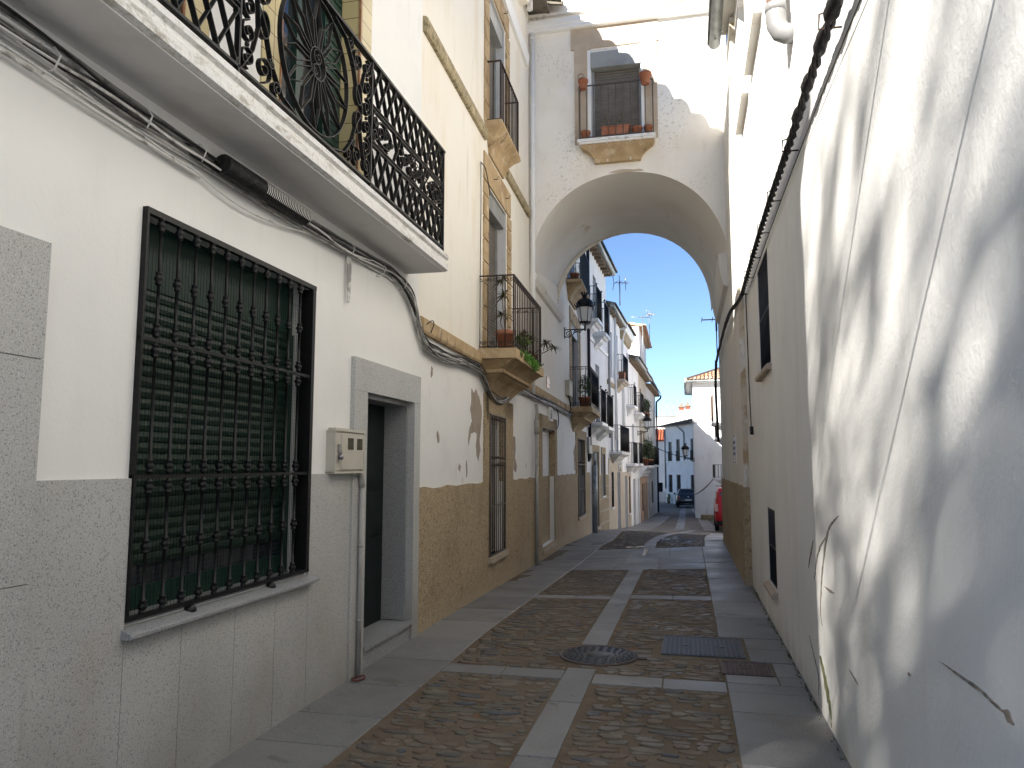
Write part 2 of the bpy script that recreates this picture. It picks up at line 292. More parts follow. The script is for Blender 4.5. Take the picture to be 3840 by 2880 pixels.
WL = {}
class MB:
    def __init__(self): self.v = []; self.f = []; self.m = []; self.sm = []
    def face(self, pts, mat=0, smooth=False):
        i = len(self.v); self.v += [Vector(p) for p in pts]; self.f.append(tuple(range(i, i + len(pts)))); self.m.append(mat); self.sm.append(smooth)
    def grid(self, rows, mat=0, smooth=True, closed=False, caps=False):
        """rows: list of rings of equal length; faces between successive rings."""
        i0 = len(self.v); n = len(rows[0])
        for r in rows: self.v += [Vector(p) for p in r]
        for a in range(len(rows) - 1):
            for b in range(n if closed else n - 1):
                c = (b + 1) % n
                self.f.append((i0 + a * n + b, i0 + a * n + c, i0 + (a + 1) * n + c, i0 + (a + 1) * n + b)); self.m.append(mat); self.sm.append(smooth)
        if caps:
            self.f.append(tuple(i0 + b for b in range(n))); self.m.append(mat); self.sm.append(False)
            k = i0 + (len(rows) - 1) * n
            self.f.append(tuple(k + b for b in range(n))); self.m.append(mat); self.sm.append(False)
    def hexa(self, p, mat=0):
        i = len(self.v); self.v += [Vector(q) for q in p]
        for f in ((0, 3, 2, 1), (4, 5, 6, 7), (0, 1, 5, 4), (1, 2, 6, 5), (2, 3, 7, 6), (3, 0, 4, 7)):
            self.f.append(tuple(i + k for k in f)); self.m.append(mat); self.sm.append(False)
    def box(self, x0, x1, y0, y1, z0, z1, mat=0):
        self.hexa([(x0, y0, z0), (x1, y0, z0), (x1, y1, z0), (x0, y1, z0), (x0, y0, z1), (x1, y0, z1), (x1, y1, z1), (x0, y1, z1)], mat)
    def fb(self, F, s0, s1, o0, o1, z0, z1, mat=0):
        q = F.pt
        self.hexa([q(s0, o0, z0), q(s1, o0, z0), q(s1, o1, z0), q(s0, o1, z0), q(s0, o0, z1), q(s1, o0, z1), q(s1, o1, z1), q(s0, o1, z1)], mat)
    def tube(self, pts, r, n=8, mat=0, caps=True):
        pts = [Vector(p) for p in pts]; rows = []
        rr = r if isinstance(r, (list, tuple)) else [r] * len(pts)
        prev = None
        for i, p in enumerate(pts):
            t = (pts[min(i + 1, len(pts) - 1)] - pts[max(i - 1, 0)]).normalized()
            if prev is None:
                a = t.orthogonal().normalized()
            else:
                a = (prev - t * prev.dot(t))
                a = a.normalized() if a.length > 1e-6 else t.orthogonal().normalized()
            prev = a; b = t.cross(a)
            rows.append([p + (a * math.cos(2 * math.pi * k / n) + b * math.sin(2 * math.pi * k / n)) * rr[i] for k in range(n)])
        self.grid(rows, mat, True, True, caps)
    def lathe(self, c, prof, n=12, mat=0, axis='z', caps=True):
        c = Vector(c); rows = []
        for r, h in prof:
            ring = []
            for k in range(n):
                a = 2 * math.pi * k / n; u, w = math.cos(a) * r, math.sin(a) * r
                ring.append(c + (Vector((u, w, h)) if axis == 'z' else Vector((h, u, w)) if axis == 'x' else Vector((u, h, w))))
            rows.append(ring)
        self.grid(rows, mat, True, True, caps)
    def ribbon(self, F, pts, o0, o1, t, mat=0):
        """A flat bar laid along (s, z) points in the plane of F, t thick in the plane, from o0 to o1 deep."""
        n = len(pts); L = []; R = []
        for i in range(n):
            a = pts[max(i - 1, 0)]; b = pts[min(i + 1, n - 1)]
            dx, dz = b[0] - a[0], b[1] - a[1]; l = math.hypot(dx, dz) or 1e-6
            nx, nz = -dz / l * t / 2, dx / l * t / 2
            L.append((pts[i][0] + nx, pts[i][1] + nz)); R.append((pts[i][0] - nx, pts[i][1] - nz))
        rows = [[F.pt(L[i][0], o0, L[i][1]), F.pt(L[i][0], o1, L[i][1]), F.pt(R[i][0], o1, R[i][1]), F.pt(R[i][0], o0, R[i][1])] for i in range(n)]
        self.grid(rows, mat, False, True, True)
    def prism(self, F, poly, o0, o1, mat=0):
        """An outline of (s, z) points given a real thickness from o0 to o1."""
        a = [F.pt(s, o0, z) for s, z in poly]; b = [F.pt(s, o1, z) for s, z in poly]
        self.grid([a, b], mat, False, True, True)
    def profile(self, F, prof, s0, s1, mat=0):
        """An (o, z) profile run along the wall from s0 to s1."""
        self.grid([[F.pt(s0, o, z) for o, z in prof], [F.pt(s1, o, z) for o, z in prof]], mat, False, True, True)
    def build(self, name, mats, parent=None, recalc=True):
        me = bpy.data.meshes.new(name)
        w = WL.get(parent.name, Vector((0, 0, 0))) if parent else Vector((0, 0, 0))
        me.from_pydata([tuple(p - w) for p in self.v], [], self.f)
        if not isinstance(mats, (list, tuple)): mats = [mats]
        for k in mats: me.materials.append(MT[k])
        for p, mi, s in zip(me.polygons, self.m, self.sm): p.material_index = mi; p.use_smooth = s
        if recalc:
            bm = bmesh.new(); bm.from_mesh(me); bmesh.ops.remove_doubles(bm, verts=bm.verts, dist=1e-6)
            bmesh.ops.recalc_face_normals(bm, faces=bm.faces); bm.to_mesh(me); bm.free()
        o = bpy.data.objects.new(name, me); COL.objects.link(o)
        if parent: o.parent = parent
        WL[o.name] = w
        return o

def thing(name, label, cat, loc, group=None):
    o = bpy.data.objects.new(name, None); COL.objects.link(o); o.location = loc; o.empty_display_size = 0.2
    o['label'] = label; o['category'] = cat
    if group: o['group'] = group
    WL[o.name] = Vector(loc)
    return o

def single(mb, name, mats, label, cat, group=None):
    o = mb.build(name, mats); o['label'] = label; o['category'] = cat
    if group: o['group'] = group
    return o

def copy_tree(o, parent=None):
    c = o.copy(); COL.objects.link(c); c.parent = parent
    for ch in o.children: copy_tree(ch, c)
    return c

def copies(src, parent, offsets):
    """Copies of one part moved along, each an object of its own."""
    for off in offsets:
        c = src.copy(); COL.objects.link(c); c.parent = parent; c.location = src.location + Vector(off)

def spiral(cs, cz, r, a0, turns, dirn=1, r1=0.18, n=22):
    out = []
    for i in range(n + 1):
        u = i / n; rr = r * (1 - (1 - r1) * u); a = a0 + dirn * u * turns * 2 * math.pi
        out.append((cs + rr * math.cos(a), cz + rr * math.sin(a)))
    return out

def arc(cs, cz, r, a0, a1, n=24, rz=None):
    return [(cs + r * math.cos(a0 + (a1 - a0) * i / n), cz + (rz or r) * math.sin(a0 + (a1 - a0) * i / n)) for i in range(n + 1)]

def smooth_path(pts, n=6):
    """Catmull-Rom through 3D points."""
    P = [Vector(p) for p in pts]; P = [P[0] * 2 - P[1]] + P + [P[-1] * 2 - P[-2]]; out = []
    for i in range(1, len(P) - 2):
        for k in range(n):
            t = k / n; a, b, c, d = P[i - 1], P[i], P[i + 1], P[i + 2]
            out.append(0.5 * ((2 * b) + (c - a) * t + (2 * a - 5 * b + 4 * c - d) * t * t + (3 * b - a - 3 * c + d) * t ** 3))
    out.append(P[-2]); return out

# ---- walls with real openings
def wall_faces(mb, F, s0, s1, z0, z1, holes, o=0.0, mat=0, rmat=None, depth=0.25):
    S = sorted({s0, s1, *[h[0] for h in holes if s0 < h[0] < s1], *[h[1] for h in holes if s0 < h[1] < s1]})
    Z = sorted({z0, z1, *[h[2] for h in holes if z0 < h[2] < z1], *[h[3] for h in holes if z0 < h[3] < z1]})
    for i in range(len(S) - 1):
        for j in range(len(Z) - 1):
            cs, cz = (S[i] + S[i + 1]) / 2, (Z[j] + Z[j + 1]) / 2
            if any(h[0] < cs < h[1] and h[2] < cz < h[3] for h in holes): continue
            mb.face([F.pt(S[i], o, Z[j]), F.pt(S[i + 1], o, Z[j]), F.pt(S[i + 1], o, Z[j + 1]), F.pt(S[i], o, Z[j + 1])], mat)
    for h in holes:
        a, b, c, d = max(h[0], s0), min(h[1], s1), max(h[2], z0), min(h[3], z1)
        if a >= b or c >= d: continue
        dd = h[4] if len(h) > 4 else depth
        r = mat if rmat is None else rmat
        q = F.pt
        if h[0] >= s0: mb.face([q(a, o, c), q(a, o, d), q(a, -dd, d), q(a, -dd, c)], r)
        if h[1] <= s1: mb.face([q(b, o, c), q(b, o, d), q(b, -dd, d), q(b, -dd, c)], r)
        if h[3] <= z1: mb.face([q(a, o, d), q(b, o, d), q(b, -dd, d), q(a, -dd, d)], r)
        if h[2] >= z0: mb.face([q(a, o, c), q(b, o, c), q(b, -dd, c), q(a, -dd, c)], r)

def body(mb, F, s0, s1, z0, z1, depth, mat=0):
    q = F.pt
    mb.face([q(s0, 0, z0), q(s0, -depth, z0), q(s0, -depth, z1), q(s0, 0, z1)], mat)
    mb.face([q(s1, 0, z0), q(s1, -depth, z0), q(s1, -depth, z1), q(s1, 0, z1)], mat)
    mb.face([q(s0, -depth, z0), q(s1, -depth, z0), q(s1, -depth, z1), q(s0, -depth, z1)], mat)
    mb.face([q(s0, 0, z1), q(s1, 0, z1), q(s1, -depth, z1), q(s0, -depth, z1)], mat)

def wall(root, F, s0, s1, z0, z1, depth, holes, mats, rmat=None, rd=0.25):
    mb = MB(); wall_faces(mb, F, s0, s1, z0, z1, holes, 0, 0, rmat, rd); body(mb, F, s0, s1, z0, z1, depth)
    return mb.build('wall', mats, root, recalc=False)

def cladding(root, name, F, s0, s1, z0, z1, holes, o, mats, mat=0):
    """A slightly proud layer (dado, render band, cladding) with its own edge thickness."""
    mb = MB(); wall_faces(mb, F, s0, s1, z0, z1, holes, o, mat, None, 0.0)
    q = F.pt
    mb.face([q(s0, o, z1), q(s1, o, z1), q(s1, -0.02, z1), q(s0, -0.02, z1)], mat)
    for s in (s0, s1): mb.face([q(s, o, z0), q(s, o, z1), q(s, -0.02, z1), q(s, -0.02, z0)], mat)
    return mb.build(name, mats, root, recalc=False)

def shutter(root, F, s0, s1, z0, z1, o, mat, pitch=0.05, name='shutter'):
    mb = MB(); n = max(2, int(round((z1 - z0) / pitch))); p = (z1 - z0) / n; prof = []
    for i in range(n):
        z = z0 + i * p
        prof += [(o - 0.008, z), (o - 0.001, z + p * 0.12), (o + 0.004, z + p * 0.5), (o - 0.001, z + p * 0.88)]
    prof.append((o - 0.008, z1))
    mb.grid([[F.pt(s0, a, z) for a, z in prof], [F.pt(s1, a, z) for a, z in prof]], 0, False)
    mb.face([F.pt(s0, o - 0.02, z0), F.pt(s1, o - 0.02, z0), F.pt(s1, o - 0.02, z1), F.pt(s0, o - 0.02, z1)])
    return mb.build(name, mat, root, recalc=False)

def window(root, F, s0, s1, z0, z1, o, fmat='white_paint', name='window', leaves=2, transom=None):
    f = MB(); w = 0.05
    f.fb(F, s0, s0 + w, o - .04, o, z0, z1); f.fb(F, s1 - w, s1, o - .04, o, z0, z1)
    f.fb(F, s0 + w, s1 - w, o - .04, o, z0, z0 + w); f.fb(F, s0 + w, s1 - w, o - .04, o, z1 - w, z1)
    for k in range(1, leaves):
        c = s0 + (s1 - s0) * k / leaves; f.fb(F, c - .03, c + .03, o - .04, o + .004, z0 + w, z1 - w)
    if transom: f.fb(F, s0 + w, s1 - w, o - .04, o + .002, transom - .02, transom + .02)
    p = f.build(name, fmat, root)
    g = MB(); g.face([F.pt(s0, o - .02, z0), F.pt(s1, o - .02, z0), F.pt(s1, o - .02, z1), F.pt(s0, o - .02, z1)])
    g.build('pane', 'glass', p, recalc=False)
    return p

def door(root, F, s0, s1, z0, z1, o, mat, panels=2, name='door'):
    d = MB(); d.fb(F, s0, s1, o - .05, o, z0, z1)
    for k in range(panels):
        a = z0 + .12 + k * (z1 - z0 - .12) / panels; b = z0 + (k + 1) * (z1 - z0 - .1) / panels
        w = (s1 - s0) / 2
        for j in range(2 if (s1 - s0) > .8 else 1):
            c0 = s0 + .08 + j * w; c1 = (s0 + w - .05 + j * (w - .03)) if (s1 - s0) > .8 else s1 - .08
            d.fb(F, c0, c1, o, o + .015, a, b)
    p = d.build(name, mat, root)
    h = MB(); h.lathe(F.pt(s0 + .12 if s1 - s0 < .8 else (s0 + s1) / 2 + .06, o + .03, z0 + 1.0), [(0.001, -.02), (.022, -.012), (.022, .012), (.001, .02)], 8)
    h.build('knob', 'steel', p)
    return p

def surround(root, F, s0, s1, z0, z1, w, top, o, mats, name='surround', mat=0):
    d = MB(); d.fb(F, s0 - w, s0 + .003, -.02, o, z0, z1 - .004); d.fb(F, s1 - .003, s1 + w, -.02, o, z0, z1 - .004); d.fb(F, s0 - w, s1 + w, -.02, o + .002, z1 - .003, z1 + top)
    return d.build(name, mats, root)

def grille(root, F, s0, s1, z0, z1, o, n, mats, rails=(0.33, 0.66), scroll=False, bulge=0.0, r=0.008, name='grille'):
    g = MB()
    for t in (0.0, *rails, 1.0):
        z = z0 + (z1 - z0) * t; g.fb(F, s0, s1, o - .012, o + .012, z - .008, z + .008)
    for s in (s0 + .006, s1 - .006): g.fb(F, s - .006, s + .006, o - .009, o + .009, z0, z1)
    p = g.build(name, mats, root)
    b = MB(); x = s0 + (s1 - s0) * .5 / n; b.tube([F.pt(x, o, z0), F.pt(x, o, z1)], r, 6)
    if scroll:
        for z in (z1 - .05, z0 + (z1 - z0) * rails[-1] + .05, z0 + (z1 - z0) * rails[-1] - .05):
            b.lathe(F.pt(x, o, z), [(.004, -.03), (.016, -.012), (.016, .012), (.004, .03)], 6)
    bar = b.build('bar', mats, p)
    st = (s1 - s0) / n
    copies(bar, p, [tuple(F.d * (st * k)) for k in range(1, n)])
    return p

def rail_box(root, F, s0, s1, o, z0, z1, n, nside, mats, split=True, frieze=False, knobs=False, name='railing', r=0.008, o_in=0.0, t=0.016):
    """Balcony railing: a front run at o and two returns to the wall."""
    g = MB()
    for z, h in ((z1, t), (z0 + .03, t * .8)):
        g.fb(F, s0 - .012, s1 + .012, o - t, o + t * .6, z - h / 2, z + h / 2)
        for s in (s0, s1): g.fb(F, s - .012, s + .012, o_in, o - t, z - h / 2, z + h / 2)
    for s in (s0, s1): g.fb(F, s - .011, s + .011, o - .011, o + .011, z0 - .02, z1 - .004)
    if frieze:
        def fr(G, a, b, off):
            k = max(1, int(round((b - a) / .11)))
            for i in range(k):
                c = a + (i + .5) * (b - a) / k
                for zz, sg in ((z1 - .055, 1), (z0 + .085, -1)):
                    g.ribbon(G, spiral(c - .026, zz, .026, math.pi / 2 * sg, 1.3, 1), off - .006, off + .006, .006)
                    g.ribbon(G, spiral(c + .026, zz, .026, math.pi / 2 * sg, 1.3, -1), off - .006, off + .006, .006)
        fr(F, s0, s1, o)
        for s in (s0, s1):
            P = F.pt(s, o_in, 0); Q = F.pt(s, o, 0); fr(Fr((P.x, P.y), (Q.x, Q.y)), 0, (o - o_in), 0)
    if knobs:
        for s in (s0, s1): g.lathe(F.pt(s, o, z1 + .05), [(.006, -.05), (.012, -.03), (.035, 0), (.03, .02), (.001, .04)], 8)
    st = (s1 - s0) / (n + 1); so = (o - o_in) / (nside + 1)
    if not split:
        for k in range(1, n + 1): g.fb(F, s0 + st * k - r * .8, s0 + st * k + r * .8, o - r, o + r, z0 + .03, z1 - .004)
        for s in (s0, s1):
            for k in range(1, nside + 1): g.fb(F, s - r, s + r, o_in + so * k - r * .8, o_in + so * k + r * .8, z0 + .03, z1 - .004)
        return g.build(name, mats, root)
    p = g.build(name, mats, root)
    b = MB(); b.tube([F.pt(s0 + st, o, z0 + .03), F.pt(s0 + st, o, z1 - .004)], r, 6); bar = b.build('bar', mats, p)
    copies(bar, p, [tuple(F.d * (st * k)) for k in range(1, n)])
    if nside:
        b = MB(); b.tube([F.pt(s0, o_in + so, z0 + .03), F.pt(s0, o_in + so, z1 - .004)], r, 6); sb = b.build('bar', mats, p)
        copies(sb, p, [tuple(F.n * (so * k)) for k in range(1, nside)] + [tuple(F.d * (s1 - s0) + F.n * (so * k)) for k in range(nside)])
    return p

def corbel_loft(root, F, rings, mats, name='balcony_slab'):
    """rings: (z, s0, s1, o) from the top down; a slab and the moulded corbel under it as one stone."""
    mb = MB(); rows = []
    for z, a, b, o in rings: rows.append([F.pt(a, -.02, z), F.pt(a, o, z), F.pt(b, o, z), F.pt(b, -.02, z)])
    mb.grid(rows, 0, False, True, True)
    return mb.build(name, mats, root)

def roof_tiles(root, F, s0, s1, o_e, z_e, depth, rise, mat, pitch=0.22, r=0.085, name='roof', thick=0.06, soffit=None):
    """A sloping bed and rows of barrel tiles running up it from the eave at o_e."""
    mb = MB(); q = F.pt
    mb.hexa([q(s0, o_e, z_e - thick), q(s1, o_e, z_e - thick), q(s1, -depth, z_e - thick + rise), q(s0, -depth, z_e - thick + rise),
             q(s0, o_e, z_e), q(s1, o_e, z_e), q(s1, -depth, z_e + rise), q(s0, -depth, z_e + rise)])
    n = max(1, int((s1 - s0) / pitch)); L = math.hypot(o_e + depth, rise); k = max(2, min(10, int(L / .4)))
    for i in range(n):
        c = s0 + (i + .5) * (s1 - s0) / n
        for j in range(k):
            t0, t1 = j / k - (.03 if j == 0 else 0.0), (j + 1.12) / k
            if j == k - 1: t1 = 1
            rows = []
            for t, lift, rr in ((t0, .024, r * 1.06), (t1, .004, r * .9)):
                o = o_e + .05 - t * (o_e + depth + .05); z = z_e + rise * t + lift + random.uniform(-.004, .004); cc = c + random.uniform(-.008, .008)
                rows.append([q(cc + rr * math.cos(a), o, z + rr * math.sin(a)) for a in [math.pi * m / 6 for m in range(7)]])
            mb.grid(rows, 0, True)
    return mb.build(name, mat, root, recalc=False)

# ---- street level: a little lower on the left beyond the arch, falling away down the street
ZL = [(-60, 0.0), (6, 0.0), (7.2, 0.01), (13.8, -0.19), (17.8, -0.25), (23.5, -0.5), (26.6, -0.62), (30, -0.87), (36.6, -1.28), (40.5, -1.42), (50, -1.58), (62, -1.74), (80, -2.05), (400, -6)]
ZR = [(-60, 0.0), (10, 0.0), (17.7, -0.05), (23, -0.42), (28, -0.86), (33, -1.17), (45, -1.43), (60, -1.72), (80, -2.0), (400, -6)]
def interp(T, y):
    for (a, u), (b, w) in zip(T, T[1:]):
        if y <= b: return u + (w - u) * max(0.0, (y - a)) / (b - a)
    return T[-1][1]
def zg(x, y):
    t = min(1.0, max(0.0, (x + 2.6) / 3.4)); return interp(ZL, y) * (1 - t) + interp(ZR, y) * t
# ------------------------------------------------------------------ ground and paving
def strip_mesh(name, mat, xs, ys, dz, kind, xfun=None):
    mb = MB(); rows = []
    for y in ys: rows.append([(x, y, zg(x, y) + dz) for x in (xfun(y) if xfun else xs)])
    mb.grid(rows, 0, False); o = mb.build(name, mat); o['kind'] = kind
    return o
g = MB(); ys = [-120, -40, 0, 6, 10, 14, 18, 23, 27, 31, 37, 41, 50, 62, 80, 400]
g.grid([[(x, y, (zg(-.9, y)) - .12) for x in (-150, -20, 20, 150)] for y in ys], 0, False)
o = g.build('ground', 'ground'); o['kind'] = 'structure'
YS = [-14 + .5 * i for i in range(0, 84)] + [28 + i for i in range(0, 50)]
strip_mesh('street', 'mortar', [-3.4, -1.95, -.97, -.74, .24, 1.0], [y for y in YS if y <= 27.5], -.007, 'structure')
strip_mesh('street', 'far_cobble', [-5.0, -2.4, -.9, .6, 2.2, 5.0], [y for y in YS if y >= 27], -.010, 'structure')

sl = MB()
def slab(x0, x1, y0, y1, lift=0.0, gap=.004, cut=None):
    P = [(x0 + gap, y0 + gap), (x1 - gap, y0 + gap), (x1 - gap, y1 - gap), (x0 + gap, y1 - gap)] if cut is None else cut
    cx = sum(p[0] for p in P) / 4; cy = sum(p[1] for p in P) / 4; tl = random.uniform(-.002, .002) + lift
    R = []
    for dz, k in ((-.05, 0), (-.005, 0), (0.0, .005)):
        ring = []
        for x, y in P:
            dx, dy = cx - x, cy - y; l = math.hypot(dx, dy)
            xx, yy = x + dx / l * k, y + dy / l * k
            ring.append((xx, yy, zg(xx, yy) + dz + tl))
        R.append(ring)
    sl.grid(R, 0, False, True, False); sl.face(R[-1], 0)
def run(x0, x1, y0, y1, lo, hi):
    y = y0
    while y < y1 - .2:
        e = min(y1, y + random.uniform(lo, hi))
        if y1 - e < .35: e = y1
        slab(x0, x1, y, e); y = e
CL, C0, C1, CR = -1.93, -.97, -.74, .24            # left kerb line, centre channel, right kerb line
y = -6.0
for e in [-5, -4, -3, -2, -1, .1, 1.2, 2.3, 3.3, 4.2, 4.72, 5.4, 6.15, 6.9, 7.8, 8.6, 9.5, 10.4, 11.2, 12.0, 12.7]:
    slab(-2.75, CL, y, e); y = e
y = -6.0
for e in [-5, -4, -3, -2, -1, .2, 1.4, 2.6, 3.55, 4.45, 5.35, 5.8]: slab(CR, .84, y, e); y = e
slab(CR, .84, 5.8, 6.03)
slab(.62, .84, 6.03, 6.27); slab(.62, .84, 6.27, 6.68); slab(CR, .62, 6.03, 6.25)
slab(.46, .84, 6.70, 7.15); slab(.46, .84, 7.15, 7.56); run(CR, .84, 7.58, 12.7, .8, 1.15)
run(C0, C1, -6, 6.18, .75, 1.1); run(C0, C1, 6.98, 12.7, .9, 1.3)
for a, b in ((-1.93, -1.45), (-1.45, -.97)): slab(a, b, 5.86, 6.10)
for a, b in ((-.74, -.22), (-.22, .24)): slab(a, b, 5.78, 6.04)
for a, b in ((-1.93, -1.42), (-1.42, -.97)): slab(a, b, 9.55, 9.80)
for a, b in ((-.74, -.22), (-.22, .24)): slab(a, b, 9.62, 9.90)
y = 12.7                                             # the flagged stretch under the arch
for e in (13.55, 14.5, 15.45, 16.4):
    xs = [-3.0, CL] + sorted(random.uniform(-1.6, -.2) + k * .2 for k in (-1, 1)) + [CR, .80]
    xs = [-3.0, CL, -1.2 + random.uniform(-.2, .2), -.45 + random.uniform(-.2, .2), CR, .80]
    for a, b in zip(xs, xs[1:]): slab(a, b, y, e)
    y = e
run(-3.15, -1.93, 16.4, 18.6, .8, 1.1)
def edge_l(y): return -1.93 if y < 20 else -1.93 - .3 * min(1, (y - 20) / 6) if y < 26 else -2.23 + .10 * (y - 26)
def chan(y):
    T = [(16.4, -.85), (19, -.84), (22, -.78), (25, -.62), (28, -.42), (31, -.15), (33.5, .12)]
    return interp(T, y)
def edge_r(y): return interp([(16.4, .30), (20, .36), (25, .55), (30, .75), (34, .8)], y)
def facade_x(y): return -2.55 - .0264 * (y - 6.95) if y < 24 else -3.0 + .03 * (y - 24)
def qslab(f0, f1, y0, y1): slab(0, 0, 0, 0, cut=[(f0(y0) + .003, y0 + .004), (f1(y0) - .003, y0 + .004), (f1(y1) - .003, y1 - .004), (f0(y1) + .003, y1 - .004)])
y = 18.6
while y < 48:
    e = y + random.uniform(.9, 1.2); qslab(lambda t: facade_x(t) - .1, lambda t: min(edge_l(t), facade_x(t) + 1.15), y, e); y = e
y = 16.4
while y < 33.4:
    e = min(33.5, y + random.uniform(.9, 1.2)); qslab(lambda t: chan(t) - .13, lambda t: chan(t) + .13, y, e); y = e
y = 16.4
while y < 30.5:
    e = y + random.uniform(.8, 1.1); qslab(edge_r, lambda t: .80 if t < 17.6 else edge_r(t) + .9, y, e); y = e
for x in [-2.1 + .6 * i for i in range(9)]: slab(x, x + .6, 33.6, 33.9)
y = 34
while y < 66:
    e = y + 1.2; qslab(lambda t: -.62 - .0 * t, lambda t: -.22, y, e); qslab(lambda t: .62 - .016 * (t - 34), lambda t: 1.25 - .03 * (t - 34), y, e); y = e
po = sl.build('pavement', 'slab', recalc=True); po['kind'] = 'structure'

# cobbles: flat river stones set across the street, bedded in sandy mortar
st = MB(); nst = 0
def stone(x, y, w, d, fine=True):
    n = random.choice((6, 7, 8)) if fine else 6; a = random.uniform(-.16, .16); h = random.uniform(-.004, .004); R = [[], [], []]
    ex = random.uniform(2.0, 3.2)
    for k in range(n):
        t = 2 * math.pi * (k + random.uniform(-.25, .25)) / n
        c, s = math.cos(t), math.sin(t)
        rx = math.copysign(abs(c) ** (2 / ex), c) * w * random.uniform(.74, 1.08); ry = math.copysign(abs(s) ** (2 / ex), s) * d * random.uniform(.70, 1.10)
        for q, (kk, dz) in enumerate(((1.0, -.014), (.95, h * .55), (.74, h))):
            px = x + (rx * math.cos(a) - ry * math.sin(a)) * kk; py = y + (rx * math.sin(a) + ry * math.cos(a)) * kk
            R[q].append((px, py, zg(px, py) + dz))
    st.grid(R, 0, True, True, False); st.face(R[2], 0, True)
def cobble(fx0, fx1, y0, y1, blocks=(), fine=True, dens=.90):
    y = y0
    while y < y1 - .03:
        d = random.choice((random.uniform(.022, .036), random.uniform(.032, .055))); y += d
        x0, x1 = fx0(y), fx1(y); x = x0 + random.uniform(0, .06)
        while x < x1 - .03:
            w = min(random.choice((random.uniform(.03, .07), random.uniform(.05, .11), random.uniform(.07, .17))), (x1 - x) / 2)
            cx = x + w
            if w > .02 and random.random() < dens and not any(b[0] < cx < b[1] and b[2] < y < b[3] for b in blocks):
                stone(cx, y + random.uniform(-.012, .012), w * random.uniform(.88, 1.04), d * random.uniform(.72, 1.12), fine)
            x += 2 * w + random.uniform(.002, .022)
        y += d * random.uniform(.75, .95)
c_ = lambda v: (lambda t: v)
MAN = (-1.11, -.44, 6.28, 6.97); HAT = (-.28, .47, 6.74, 7.54); HAS = (.18, .64, 6.22, 6.70)
cobble(c_(CL + .01), c_(C0 - .01), 1.0, 5.85); cobble(c_(C1 + .01), c_(CR - .01), 1.0, 5.77)
cobble(c_(CL + .01), c_(C0 - .01), 6.11, 9.54, [MAN]); cobble(c_(C1 + .01), c_(CR - .01), 6.05, 9.61, [MAN, HAT, HAS])
cobble(c_(C0), c_(C1), 6.20, 6.97, [MAN])
cobble(c_(CL + .01), c_(C0 - .01), 9.81, 12.68); cobble(c_(C1 + .01), c_(CR - .01), 9.91, 12.68)
cobble(lambda t: edge_l(t) + .02, lambda t: chan(t) - .15, 16.45, 27.3, fine=False); cobble(lambda t: chan(t) + .15, lambda t: edge_r(t) - .02, 16.45, 27.3, fine=False)
so = st.build('cobblestones', 'stone', recalc=True); so['kind'] = 'stuff'

# puddles lying between the cobbles past the arch
def puddle(cx, cy, rx, ry, dz):
    n = 26; p = MB(); ph = [random.uniform(0, 6.28) for _ in range(3)]; pts = []
    for k in range(n):
        a = 2 * math.pi * k / n; r = 1 + .22 * math.sin(3 * a + ph[0]) + .14 * math.sin(5 * a + ph[1]) + .08 * math.sin(9 * a + ph[2])
        x, y = cx + rx * r * math.cos(a), cy + ry * r * math.sin(a); pts.append((x, y, zg(x, y) + dz))
    p.face(pts); o = p.build('puddle', 'puddle', recalc=False); o['kind'] = 'structure'
    if o.data.polygons[0].normal.z < 0: o.data.flip_normals()
puddle(-.42, 19.3, .30, 2.4, .001); puddle(-.05, 18.2, .22, .7, .0015)
puddle(-.86, 15.6, .05, .75, .003); puddle(-1.15, 16.75, .2, .2, .001)

# covers in the paving
t = thing('manhole_cover', 'round grey cast iron manhole cover among the cobbles', 'manhole cover', (-.775, 6.62, zg(-.775, 6.62)))
zc = zg(-.775, 6.62)
a = MB(); a.lathe((-.775, 6.62, zc), [(.335, -.02), (.335, .006), (.312, .006), (.312, -.004)], 40); a.fb(Fr((-1.14, 6.62), (0, 6.62)), 0, .05, -.02, .02, zc - .01, zc + .007); a.fb(Fr((-.46, 6.58), (0, 6.58)), 0, .09, -.02, .02, zc - .01, zc + .007); a.build('frame', 'cast_brown', t)
a = MB(); a.lathe((-.775, 6.62, zc), [(.31, -.02), (.31, .003), (.001, .003)], 40)
for r, n, w in ((.285, 26, .03), (.25, 22, .03), (.215, 20, .028), (.18, 16, .03), (.145, 12, .03)):
    for k in range(n):
        b = 2 * math.pi * (k + (.5 if n % 4 else 0)) / n; p = []
        for da, rr in ((-w / r / 2, r - .008), (w / r / 2, r - .008), (w / r / 2, r + .008), (-w / r / 2, r + .008)): p.append((-.775 + rr * math.cos(b + da), 6.62 + rr * math.sin(b + da)))
        a.hexa([(x, y, zc + .002) for x, y in p] + [(x, y, zc + .009) for x, y in p])
a.lathe((-.775, 6.62, zc), [(.10, .001), (.10, .008), (.001, .008)], 28)
a.build('cover', 'cast_iron', t)
